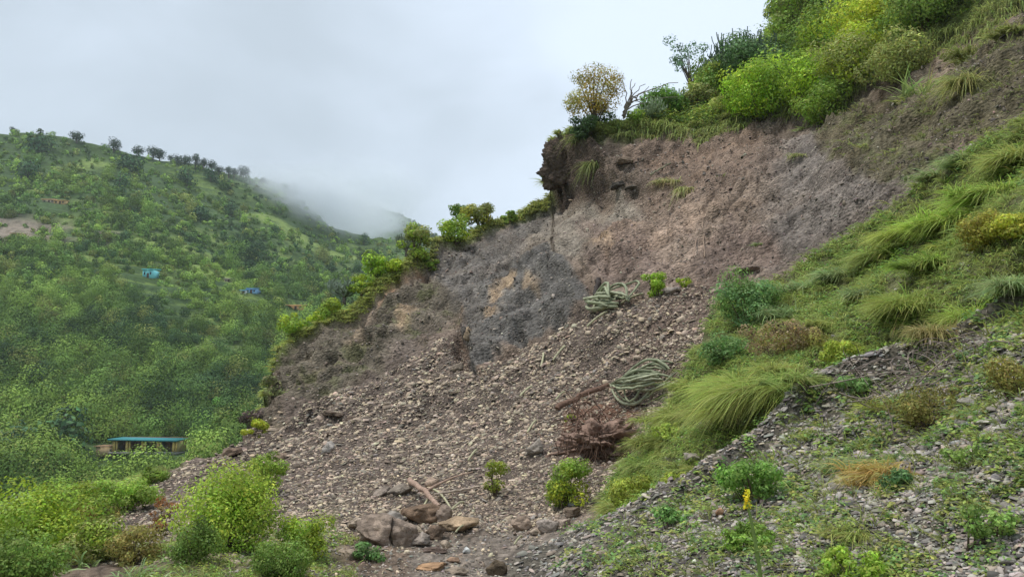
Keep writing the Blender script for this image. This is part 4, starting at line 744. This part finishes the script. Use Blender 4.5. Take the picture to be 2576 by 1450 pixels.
sheet_stones('upper_chips', surfS, [(1100,640),(1400,520),(1560,360),(1700,350),(1900,300),(2100,260),(2330,140),(2600,20),(2600,320),(2300,450),(2050,660),(1800,720),(1400,820),(1180,900),(900,980),(700,1060),(680,960),(740,870),(980,740)], 64000, 2.0, [C_(.24,.18,.145), C_(.17,.14,.12), C_(.27,.22,.18), C_(.11,.09,.072), C_(.13,.11,.09), C_(.34,.29,.24)], 'small stones stuck in the bare upper slope', tilt=.5, dens=lambda u, v: .30 + .6 * sstep(0, .5, fbm(np.stack([u / 30, v / 22, u * 0 + 2], -1), 3)))
sheet_stones('track_stones', surfS, [(560,1400),(900,1330),(1480,1290),(1500,1400),(1400,1500),(560,1500)], 9000, 2.6, PK + GK, 'grit and stones on the flat ground at the foot of the slide', dens=lambda u, v: .35 + .5 * sstep(-.1, .4, fbm(np.stack([u / 30, v / 15, u * 0 + 2], -1), 3)))
sheet_stones('gravel', surfF, [(1290,1500),(1450,1385),(1700,1262),(1900,1115),(2050,985),(2200,930),(2400,860),(2640,700),(3500,300),(3500,1500)], 92000, 4.3, GK + [C_(.36,.30,.24)], 'grey flat pebbles covering the foreground bank', tilt=.22)
sheet_stones('fine_gravel', surfF, [(1290,1500),(1450,1385),(1700,1262),(1900,1115),(2050,985),(2200,930),(2400,860),(2640,700),(3500,300),(3500,1500)], 60000, 2.6, GK, 'fine grit between the pebbles of the foreground bank', tilt=.3)
sheet_stones('bank_stones', surfF, [(1700,1000),(2600,560),(2600,760),(2100,980),(1800,1180),(1480,1350)], 3000, 3.5, GK, 'stones showing between the grass of the bank')

def rock(name, sheet, x, y, w, h, c, label, cat='boulder', group=None, seed=0, dp=.8, sub=4, rough=.22, sink=.25, ang=.6, tip=0, blocky=1.0):
    import bmesh
    bm = bmesh.new(); bmesh.ops.create_icosphere(bm, subdivisions=sub, radius=1); V = np.array([v.co[:] for v in bm.verts]); Fq = np.array([[v.index for v in f.verts] for f in bm.faces]); bm.free()
    rng = np.random.RandomState(seed + int(x + y)); o = rng.uniform(0, 50, 3); p = sheet(x * K, y * K); s = np.linalg.norm(p - C_(0, 0, CAMZ)) / FPX * K
    for k in range(20):                                   # planar cuts give facets
        nn = rng.normal(size=3); nn /= np.linalg.norm(nn); dcut = rng.uniform(.52, .86); q = V @ nn - dcut; V = V - np.maximum(q, 0)[:, None] * nn * .985
    V = V * (1 + rough * 1.1 * fbm(V * 1.6 + o, 5) + rough * .7 * (ridged(V * C_(1.6, 1.6, 5) + o, 4) - .5))[:, None]
    V = V * C_(w * s / 2, w * s * dp / 2, h * s / 2); a = R(tip); V = np.stack([V[:, 0] * math.cos(a) - V[:, 2] * math.sin(a), V[:, 1], V[:, 0] * math.sin(a) + V[:, 2] * math.cos(a)], -1); V[:, 2] += h * s * (.5 - sink)
    cc = np.broadcast_to(c, V.shape) * (1 + .25 * fbm(V / (w * s) * 3 + o, 4))[:, None]
    ob = link(name, mesh(name, V, [Fq], M_ROCK, cc), None, p); tag(ob, label, cat, group); return ob
BR = C_(.30, .23, .18); BL = C_(.34, .27, .205)
for a in [(955,1362,120,98,BR,'largest brown boulder, left of the debris at the foot of the slide',dict(tip=-25)),(1010,1365,90,90,BR*.9,'rough brown boulder leaning against right side of the largest one',dict(tip=-30)),(990,1318,100,44,C_(.33,.29,.25),'pale slab behind the largest brown boulder',{}),
 (1065,1310,110,62,C_(.20,.135,.09),'dark layered brown block with a hollow, above the largest boulder',dict(tip=4)),(1115,1312,56,50,BR,'brown block at right end of the hollow layered one',{}),(1150,1330,110,44,BL*C_(1.1,1,.85),'flat tan slab right of the layered block',{}),
 (1058,1365,64,44,C_(.31,.26,.22),'pale grey pink block below the layered block',{}),(1095,1350,56,44,C_(.17,.12,.085),'dark slanting block beside the pale grey pink one',dict(tip=35)),(1118,1368,34,24,BL*1.2,'small pale stone at end of the dark slanting block',{}),(1090,1385,70,22,C_(.14,.10,.08),'flat dark stone in front of the pale grey pink block',{}),
 (900,1330,64,30,BL*1.15,'pale tan slab left behind the largest boulder',{}),(1315,1335,60,44,C_(.28,.21,.16),'brown rounded stone, left of the pair on flat ground',dict(tip=-20)),(1382,1337,66,46,C_(.42,.35,.30),'pale pinkish boulder, right of the pair on flat ground',{}),(1346,1345,32,20,BL*1.2,'small tan stone between the pair',{}),
 (1418,1322,48,26,C_(.33,.26,.21),'flat pinkish stone right behind the pale boulder',{}),(1440,1300,60,36,C_(.20,.15,.11),'broken dark layered stone at the bank foot',{}),(1250,1440,56,50,C_(.12,.09,.06),'dark clod cut by the bottom edge',{}),(1080,1425,90,22,C_(.38,.23,.13),'flat orange brown slab at the bottom edge',{}),
 (1150,1440,60,26,BL,'tan slab right of the orange brown slab',{}),(880,1400,60,26,BL*1.1,'tan slab below left of the largest boulder',{}),(1170,1385,24,20,C_(.5,.5,.48),'small white stone on flat ground',{}),(1140,1405,40,18,BL*C_(1.1,.9,.8),'small reddish slab on flat ground',{}),(1190,1465,60,24,BL,'flat stone at the bottom edge in the middle',{}),
 (1010,1240,80,34,C_(.24,.20,.16),'long grey slab standing out of the lower scree',dict(tip=25)),(960,1238,60,30,C_(.26,.21,.17),'slab left of the long grey slab on the scree',dict(tip=25)),(1085,1222,50,34,C_(.37,.27,.2),'tan upright stone above the dead branch',dict(tip=60)),
 (1690,745,46,26,C_(.33,.28,.24),'grey rock right of the round scree shrub',dict(tip=15)),(820,1140,50,34,C_(.38,.34,.30),'pale block sticking out of upper left scree',dict(tip=55)),(840,1050,70,20,C_(.13,.095,.07),'long dark slab crossing the scree at left, left one',dict(tip=-6)),(890,1048,60,18,C_(.14,.10,.075),'long dark slab crossing the scree at left, right one',{}),
 (715,1165,46,28,C_(.25,.18,.13),'brown stone on the scree above the largest bush',{}),(600,1170,60,26,C_(.2,.14,.1),'brown slab on the rim of the left scree tongue',dict(tip=25)),(1350,1140,56,46,C_(.28,.24,.20),'grey block on scree left of the root mass',{}),(1440,1275,24,18,C_(.30,.29,.30),'small blue grey stone right of the yellow leaved bush',{}),
 (1150,930,40,30,C_(.2,.16,.12),'brown rock in the cleft at the foot of the grey spur',dict(tip=60)),(1180,860,22,50,TAN,'narrow tan rock in the cleft of the grey spur',{}),(1880,690,60,20,C_(.2,.15,.12),'flat clod on the slope above the round bush',{}),
 (1560,478,60,26,C_(.07,.06,.05),'black wet rock ledge under the overhang',dict(tip=10)),(1590,470,50,20,C_(.09,.075,.06),'black ledge right end under the overhang',{}),(1570,412,60,24,C_(.19,.14,.1),'brown rock ledge in the upper slide',dict(tip=10))]:
    kw = dict(sub=4 if a[2] > 50 else 3); kw.update(a[6]); rock('boulder' if a[2] > 50 else 'stone', S, *a[:6], cat='boulder' if a[2] > 50 else 'stone', group='rocks on the slide', **kw)
for a in [(2430,985,46,30,C_(.46,.42,.36),'pale upright stone on the right gravel, rear of a pair',{}),(2420,1010,60,22,C_(.42,.38,.32),'flat pale stone in front of the upright one on the right gravel',{}),(2450,1010,22,18,C_(.45,.42,.38),'small round white stone beside the flat pale one',{}),
 (2285,1122,44,22,C_(.42,.36,.30),'flat tan stone right of the straw coloured tussock',{}),(1740,1155,60,28,C_(.42,.36,.31),'pale pink stone among weeds below the tussocks',{}),(2490,1080,50,18,C_(.45,.41,.35),'flat pale stone near the right edge',{}),(2395,1215,44,24,C_(.46,.40,.33),'tan stone in the middle of the right gravel',{}),
 (1895,1255,22,18,C_(.5,.5,.52),'blue white stone left of the weed mound',{}),(1812,1302,26,22,C_(.42,.25,.15),'orange stone left of the flower stalk',{}),(1990,1150,34,26,C_(.3,.29,.27),'dark grey stone on the gravel ridge',{}),(2120,1150,22,18,C_(.33,.34,.36),'round grey stone right of the ridge',{}),(2460,1310,50,22,C_(.46,.42,.36),'flat pale stone at lower right',{}),(2540,1400,44,22,C_(.45,.42,.37),'flat pale stone in the bottom right corner',{})]:
    rock('stone', Fs, *a[:6], cat='stone', group='large stones on the foreground gravel', sub=3, rough=.15)
# individually placed larger slabs of the scree (those that show largest)
rb = np.random.RandomState(91); n = 420; a_ = np.array(SCR, float) * K; u = rb.uniform(a_[:, 0].min(), a_[:, 0].max(), n * 2); v = rb.uniform(a_[:, 1].min(), a_[:, 1].max(), n * 2); ok = (inpoly(u, v, SCR, 2) > .6) & (v > S_TOP(u) + 4); u, v = u[ok][:210], v[ok][:210]
pts = surfS(u, v); nr = frames(surfS, u, v); ds = np.linalg.norm(pts - C_(0, 0, CAMZ), axis=1) / FPX; shared = []
for j in range(6): V, f4, f6 = chip(rb, rb.uniform(.2, .32)); shared.append([mesh('shale_slab', V, [f4, f6], M_STONE, np.broadcast_to(PK[j] * 1.05, V.shape))])
from mathutils import Matrix
for i in range(len(u)):
    j = rb.randint(6); o = link('shale_slab', shared[j][0]); nn = nr[i] * .5 + C_(0, 0, .5) + rb.normal(0, .25, 3); nn /= np.linalg.norm(nn); t, b = rot_to(nn[None], rb); s = ds[i] * rb.uniform(6, 11)
    o.matrix_world = Matrix([[t[0][k] * s, b[0][k] * s, nn[k] * s, (pts[i] + nn * s * .1)[k]] for k in range(3)] + [[0, 0, 0, 1]])
    where = 'lower' if v[i] > 470 else ('middle' if v[i] > 390 else 'upper'); tag(o, 'flat angular %s shale slab lying among the %s scree' % (['pinkish', 'brown', 'pale tan', 'dark', 'grey', 'tan'][j], where), 'rock', 'larger shale slabs on the scree')

# overhanging outcrop
rngo = np.random.RandomState(4)
rock('rock_outcrop', S, 1432, 482, 110, 130, C_(.10, .072, .055), 'dark crumbling overhang of earth and rock jutting out at the crest', cat='rock', sub=6, rough=.42, sink=.30, tip=24, dp=.7)

# ------------------------------------------------------------------ wood, roots, succulents
def at(sheet, x, y, lift=0.0):
    return sheet(x * K, y * K) + N0 * lift
def log(name, sheet, pts, rpx, col, label, cat='log', group=None, side=()):
    P_ = np.array([at(sheet, x, y, l) for x, y, l in pts]); o = P_[0].copy(); s = np.linalg.norm(o) / FPX; t = np.linspace(0, 1, 14); k = np.linspace(0, 1, len(P_)); Q = np.stack([np.interp(t, k, P_[:, i]) for i in range(3)], -1) - o
    rng = np.random.RandomState(int(pts[0][0])); Q += rng.normal(0, .25 * rpx * s, Q.shape); g = G(); add_tube(g, Q, np.linspace(rpx, rpx * .7, 14) * s, col, 8)
    for a, b, f in side: add_tube(g, bez(Q[a], Q[a] + (np.array(b) * .5 + C_(0, 0, .1)), Q[a] + np.array(b), 6), np.linspace(f, f * .4, 6) * s, col, 6)
    ob = g.build(name, M_BARK, None, o, True); tag(ob, label, cat, group); return ob
log('dead_branch', S, [(1043,1228,.35),(1085,1262,.3),(1118,1298,.2)], 2.8, C_(.36,.25,.19), 'pale brown broken branch lying slantwise behind the boulders', 'branch', side=[(7,(.9,.2,.35),1.6),(9,(.2,0,-.3),1.4)])
log('stick', S, [(1100,1258,.15),(1165,1240,.15),(1210,1225,.1)], 1.3, C_(.42,.34,.27), 'thin pale stick crossing behind the dead branch', 'stick', 'sticks on the slide')
log('stick', S, [(1715,925,.1),(1745,910,.15),(1765,898,.2)], 1.0, C_(.38,.28,.22), 'thin stick above the tips of the fallen succulent', 'stick', 'sticks on the slide')
log('stick', S, [(1700,318,.2),(1690,330,.1)], 1.0, C_(.12,.09,.07), 'dark twig on the turf step at the crest', 'stick', 'sticks on the slide')
log('log', S, [(1640,455,.3),(1655,440,.3),(1690,420,.4)], .9, C_(.22,.21,.14), 'thin broken stick rising from the pale slumped sod', 'stick', 'sticks on the slide')
log('root', S, [(1765,545,.1),(1768,590,.05),(1772,640,.05)], .8, C_(.26,.19,.14), 'long thin root hanging down the middle scar', 'root', 'exposed roots')
log('root', S, [(1750,560,.1),(1752,600,.05),(1745,650,.05)], .7, C_(.28,.2,.15), 'second thin root left of the long one on the middle scar', 'root', 'exposed roots')
EU = C_(.25, .27, .17); EU2 = C_(.32, .33, .22)
def fallen(x0, y0, x1, y1, x2, y2, wid, n, trunk_r, label, seed, trunkcol, lift=.5, basket=True, tip_in=.5):
    rng = np.random.RandomState(seed); A = at(S, x0, y0, .12); B = at(S, x1, y1, .3); Cc = at(S, x2, y2, .3); s = np.linalg.norm(B) / FPX
    root = empty('fallen_succulent', A); tag(root, label, 'plant', 'uprooted candelabra succulents on the scree')
    g = G(); add_tube(g, bez(A * 0, (B - A) * .5 + C_(0, 0, .04), B - A, 12) + rng.normal(0, .02, (12, 3)), np.linspace(trunk_r, trunk_r * .75, 12) * s, trunkcol, 8); g.build('trunk', M_BARK, root, (0, 0, 0), True)
    D = Cc - B; Lg = np.linalg.norm(D); D /= Lg; sd = np.cross(D, N0); sd /= np.linalg.norm(sd); wd = wid * K * s; g = G()
    for k in range(n):
        th = rng.uniform(-.25, np.pi + .25); r = wd * rng.uniform(.35, 1.0); off = sd * math.cos(th) * r * .5 + N0 * (abs(math.sin(th)) * r * .42 * lift * 2)
        st = B - A + D * Lg * rng.uniform(0, .25); e = B - A + D * Lg * rng.uniform(.6, 1.08) + off * tip_in * rng.uniform(.3, 1.2); m = (st + e) / 2 + off * 1.5
        Q = bez(st, m, e, 12) + rng.normal(0, .01, (12, 3)); rr = rng.uniform(1.15, 1.6) * s; Q = Q + (sd * rng.normal(0, .10) + N0 * rng.normal(0, .05))[None] * Lg * np.sin(np.linspace(0, 3.1 * rng.uniform(.6, 1.4), 12))[:, None]; add_tube(g, Q, np.concatenate([np.linspace(rr * .7, rr, 4), np.full(7, rr), [rr * .6]]), (EU if rng.random() < .6 else EU2) * rng.uniform(.75, 1.2), 8, .3)
    g.build('branches', M_EUPH, root); return root
fallen(1402, 1035, 1535, 980, 1700, 962, 120, 26, 3.0, 'uprooted succulent with long brown trunk and basket of pale arms', 11, C_(.17, .105, .075))
fallen(1505, 700, 1497, 745, 1565, 775, 105, 28, 2.6, 'uprooted succulent with dark snapped trunk standing up, higher on scree', 12, C_(.05, .04, .035), lift=.45)
def cut_arm(x, y, x2, y2, label, c=C_(.40, .38, .24)):
    A = at(S, x, y, .1); B = at(S, x2, y2, .1); s = np.linalg.norm(A) / FPX; g = G(); add_tube(g, bez(A * 0, (B - A) / 2 + C_(.05, 0, .12), B - A, 7), 1.15 * s, c, 8, .3); tag(g.build('succulent_arm', M_EUPH, None, A), label, 'plant piece', 'broken succulent arms strewn over the scree')
for i, (x, y, x2, y2, w_) in enumerate([(1375,1265,1388,1222,'a'), (1560,760,1620,742,'just right of the upper fallen succulent'), (1480,830,1530,790,'below the upper fallen succulent'), (1395,915,1425,880,'curled in the middle of the scree'), (1365,930,1372,900,'small, middle of the scree'),
    (1310,1000,1340,975,'upper middle scree, left of the long trunk'), (1200,1130,1180,1160,'left middle of the scree'), (1085,1230,1140,1290,'by the dead branch'), (1140,1290,1170,1268,'right of the dead branch'), (1000,1315,1065,1312,'arched over the slab behind the largest boulder'),
    (1030,1300,1065,1290,'above the layered block'), (1150,1345,1175,1335,'on the flat tan slab'), (1070,1292,1085,1262,'touching the dead branch'), (1330,1095,1350,1060,'left of the root mass'), (1400,1010,1420,985,'just above the long trunk'), (1300,1380,1320,1365,'on the flat ground')]):
    if i: cut_arm(x, y, x2, y2, 'pale broken succulent arm ' + w_)
# root mass
rng = np.random.RandomState(6); A = at(S, 1500, 1085, .1); s = np.linalg.norm(A) / FPX; g = G()
for k in range(210):
    a0 = rng.normal(0, 1, 3) * C_(.75, .35, .50) * 45 * s * .62; dirn = rng.normal(0, 1, 3) * C_(1, .6, .8) + C_(-.2, -.3, -.6); L_ = rng.uniform(10, 34) * s; q = np.cumsum(np.concatenate([[a0], rng.normal(0, .35, (7, 3)) * L_ / 7 + dirn / np.linalg.norm(dirn) * L_ / 7]), 0)
    add_tube(g, q, np.linspace(rng.uniform(.35, 1.0), .2, 8) * s, C_(.22, .14, .105) * rng.uniform(.5, 1.35), 4)
tag(g.build('root_mass', M_BARK, None, A), 'tangled reddish brown mass of torn roots and soil below the long trunk', 'roots')
rock('soil_clod', S, 1510, 1125, 210, 130, C_(.25, .165, .125), 'reddish brown lump of soil behind the torn roots', cat='soil', sub=6, rough=.75, sink=.42, dp=.75)
rng = np.random.RandomState(9); A = at(S, 1500, 1150, .15); g = G()
for k in range(70):
    a0 = C_(rng.normal(0, .28), rng.uniform(-.3, .1), rng.uniform(.1, .5)); dx = rng.normal(0, .35); L_ = rng.uniform(.15, .5); q = np.stack([a0 + C_(dx * t * t, -.2 * t, -t) * L_ + rng.normal(0, .02, 3) for t in np.linspace(0, 1, 5)]); add_tube(g, q, np.linspace(.5, .2, 5) * s, C_(.13, .08, .055) * rng.uniform(.6, 1.3), 4)
tag(g.build('root_fringe', M_BARK, None, A), 'fringe of fine dark roots hanging at the lower edge of the root mass', 'roots')
# standing candelabra succulents
def candelabra(x, y, w, h, c, label, seed, n=30, name='candelabra_succulent', thin=1.0):
    rng = np.random.RandomState(seed); y += 22 if x > 1780 else 6; p = at(S, x, y); s = np.linalg.norm(p - C_(0, 0, CAMZ)) / FPX; W, H = 1.3 * w * K * s, 1.05 * h * K * s; n = int(n * 1.9); root = empty(name, p); tag(root, label, 'succulent', 'candelabra succulents standing on the crest')
    g = G(); add_tube(g, [(0, 0, -.3), (0, 0, H * .2), (W * .02, 0, H * .35)], [1.8 * s, 1.5 * s, 1.2 * s], C_(.15, .13, .11), 7); g.build('trunk', M_BARK, root); g = G()
    for k in range(n):
        a = rng.uniform(0, 2 * np.pi); r = rng.uniform(.15, .5) ** .8 * W * .95; z0 = H * rng.uniform(.08, .45); e = np.array([math.cos(a) * r, math.sin(a) * r, H * rng.uniform(.6, 1.0)]); m = np.array([math.cos(a) * r * 1.1, math.sin(a) * r * 1.1, z0 + .1 * H]); Q = bez(np.array([0, 0, z0]), m, e, 8)
        add_tube(g, Q, np.concatenate([np.full(7, .8 * s * thin), [.4 * s]]), c * rng.uniform(.7, 1.25), 6, .25)
        for j in range(3):
            t = rng.randint(3, 7); b0 = Q[t]; a2 = rng.uniform(0, 6.28); e2 = b0 + np.array([math.cos(a2) * W * .10, math.sin(a2) * W * .1, H * rng.uniform(.15, .32)]); add_tube(g, bez(b0, (b0 + e2) / 2 + C_(math.cos(a2), math.sin(a2), -.3) * W * .05, e2, 5), .62 * s * thin, c * rng.uniform(.7, 1.25), 6, .25)
    g.build('branches', M_EUPH, root)
candelabra(1865, 215, 120, 105, C_(.075, .115, .075), 'dark green many armed succulent rising against the sky', 1, 60, thin=.7); candelabra(1915, 190, 90, 90, C_(.07, .105, .07), 'dark succulent directly right of the first dark one', 2, 44, thin=.7)
candelabra(1825, 225, 60, 44, C_(.09, .12, .09), 'small dark succulent low at left of the first dark one', 3, 16)
candelabra(1690, 292, 60, 58, C_(.24, .33, .20), 'pale green candelabra succulent beside the fresh green shrub', 4, 22); candelabra(1640, 316, 60, 44, C_(.26, .33, .20), 'pale sprawling succulent near the bare twisting branches', 5, 18)
candelabra(870, 752, 60, 44, C_(.22, .27, .20), 'grey green candelabra succulent on the left rim', 6, 22); candelabra(1035, 655, 50, 44, C_(.24, .28, .2), 'grey arms showing left of the feathery rim shrub', 7, 14); candelabra(2190, 60, 130, 80, C_(.16, .20, .15), 'big grey green succulent at the top edge in the thicket', 8, 44, thin=1.3); candelabra(1975, 60, 60, 60, C_(.09, .11, .09), 'dark succulent poking out at the skyline of the thicket', 9, 14)
# bare twisting branches on the crest
rng = np.random.RandomState(14); A = at(S, 1575, 318); s = np.linalg.norm(A) / FPX; g = G()
for k in range(12):
    e = C_(rng.uniform(-.3, 3.4), rng.uniform(-.5, .5), rng.uniform(.6, 2.3)); Q = bez(C_(0, 0, 0), C_(.5, 0, 1.6) * rng.uniform(.5, 1.3), e, 9) + rng.normal(0, .05, (9, 3)); add_tube(g, Q, np.linspace(.8, .3, 9) * s, C_(.20, .17, .14), 5)
tag(g.build('bare_branches', M_BARK, None, A), 'bare twisting grey branches on the crest right of the olive shrub', 'branches')
# dead grey stems heap on the right bank
rng = np.random.RandomState(15); A = at(Fs, 2400, 900); s = np.linalg.norm(A) / FPX; g = G()
for k in range(120):
    b0 = C_(rng.uniform(-.9, .9), rng.uniform(-.3, .3), rng.uniform(-.1, .25)); b0[2] += b0[0] * .25; d_ = C_(rng.normal(-.3, .6), rng.normal(-.2, .3), rng.normal(.1, .4)); d_ /= np.linalg.norm(d_); L_ = rng.uniform(.25, .55); add_tube(g, bez(b0, b0 + d_ * L_ * .5 + rng.normal(0, .08, 3), b0 + d_ * L_ + C_(0, 0, -.12), 5), .35 * s * rng.uniform(.7, 1.6), C_(.25, .20, .17) * rng.uniform(.6, 1.2), 4)
tag(g.build('brushwood_pile', M_BARK, None, A), 'heap of dead grey brown stems on the bank at right', 'brushwood')
# mullein with the yellow flower spike
p = surfF(1910 * K, 1470 * K); s = np.linalg.norm(p - C_(0, 0, CAMZ)) / FPX; root = empty('flower_stalk', p); tag(root, 'tall pale green flower stalk topped by a yellow flower spike', 'flower'); rng = np.random.RandomState(2)
Hs = 80 * s; g = G(); stem = bez(C_(0, 0, -.05), C_(-.01, 0, Hs * .5), C_(-10 * s, 0, Hs), 9); add_tube(g, stem, np.linspace(2.2, 1.2, 9) * s, C_(.30, .40, .12), 7); g.build('stem', M_LEAF, root, smooth=True)
g = G()
for k in range(26):
    t = rng.random() ** 1.4 * .75; b0 = stem[0] * (1 - t) + stem[-1] * t; a = rng.uniform(0, 6.28); L_ = (22 - 20 * t) * s; dr = C_(math.cos(a), math.sin(a), .55); dr /= np.linalg.norm(dr); sd = np.cross(dr, C_(0, 0, 1)); sd /= np.linalg.norm(sd); w_ = L_ * .2
    pts = [b0, b0 + dr * L_ * .5 - sd * w_, b0 + dr * L_ - C_(0, 0, L_ * .25), b0 + dr * L_ * .5 + sd * w_]; g.add(pts, np.array([[0, 1, 2, 3]]), C_(.28, .40, .13) * rng.uniform(.8, 1.15))
g.build('leaves', M_LEAF, root)
g = G()
for k in range(90):
    t = rng.random(); b0 = stem[-1] + C_(rng.normal(0, 1.7 * (1 - .5 * t)), rng.normal(0, 1.7), -4 + 16 * t) * s; V, F, CC = leaves(rng, b0[None], rng.normal(size=(1, 3)) / 1.7 + C_(0, -.3, .2), 2.6 * s, C_(.75, .60, .04), asp=.9); g.add(V, F, CC)
g.build('flower_spike', M_LEAF, root)

# ------------------------------------------------------------------ air
def volume_mat(name, dens, color, aniso=0.2, cloud=False):
    m = bpy.data.materials.new(name); m.use_nodes = True; t = m.node_tree; t.nodes.clear(); l = t.links.new; o = t.nodes.new('ShaderNodeOutputMaterial'); v = t.nodes.new('ShaderNodeVolumePrincipled'); v.inputs['Color'].default_value = color; v.inputs['Density'].default_value = dens; v.inputs['Anisotropy'].default_value = aniso
    if cloud:
        tcn = t.nodes.new('ShaderNodeTexCoord'); ln = t.nodes.new('ShaderNodeVectorMath'); ln.operation = 'LENGTH'; l(tcn.outputs['Object'], ln.inputs[0])
        fo = t.nodes.new('ShaderNodeMapRange'); fo.interpolation_type = 'SMOOTHSTEP'; fo.inputs['From Min'].default_value = 1.0; fo.inputs['From Max'].default_value = .25; l(ln.outputs['Value'], fo.inputs['Value'])
        z = t.nodes.new('ShaderNodeTexNoise'); z.inputs['Scale'].default_value = 2.2; z.inputs['Detail'].default_value = 4; l(tcn.outputs['Object'], z.inputs['Vector'])
        zr = t.nodes.new('ShaderNodeMapRange'); zr.inputs['From Min'].default_value = .35; zr.inputs['From Max'].default_value = .65; l(z.outputs['Fac'], zr.inputs['Value'])
        a = t.nodes.new('ShaderNodeMath'); a.operation = 'MULTIPLY'; l(fo.outputs['Result'], a.inputs[0]); l(zr.outputs['Result'], a.inputs[1]); b = t.nodes.new('ShaderNodeMath'); b.operation = 'MULTIPLY'; b.inputs[1].default_value = dens; l(a.outputs[0], b.inputs[0]); l(b.outputs[0], v.inputs['Density'])
    l(v.outputs['Volume'], o.inputs['Volume']); return m
def boxmesh(name, lo, hi, m):
    g = G(); lo, hi = np.array(lo, float), np.array(hi, float); box(g, (lo + hi) / 2, hi - lo, C_(1, 1, 1)); return g.build(name, m)
HAZE = volume_mat('haze air', 0.00016, (.86, .93, 1, 1))
tag(boxmesh('haze', (-1620, -1620, -75), (1620, 1620, 330), HAZE), 'thin bluish air haze over the valley', 'haze', None, 'stuff')
def cloud(x, y, d, sx, sy, sz, dens, label):
    import bmesh
    me = bpy.data.meshes.new('mist'); bm = bmesh.new(); bmesh.ops.create_icosphere(bm, subdivisions=3, radius=1); bm.to_mesh(me); bm.free(); me.materials.append(volume_mat('mist', dens, (.84, .88, .93, 1), .1, True))
    o = link('mist', me, None, P(x * K, y * K, d)); o.scale = (sx, sy, sz); tag(o, label, 'mist', None, 'stuff')
cloud(770, 500, 505, 42, 60, 20, .075, 'low cloud dissolving the shoulder of the far hill')
cloud(880, 555, 560, 58, 60, 22, .06, 'low cloud lying on the spur beside the slide edge')
cloud(815, 525, 500, 52, 60, 22, .045, 'thin low cloud drifting across the ridge end')
cloud(690, 472, 505, 34, 50, 16, .045, 'thin wisp of mist over the skyline pines')
cloud(900, 500, 760, 90, 90, 50, .025, 'cloud wrapped round the farther ridge')
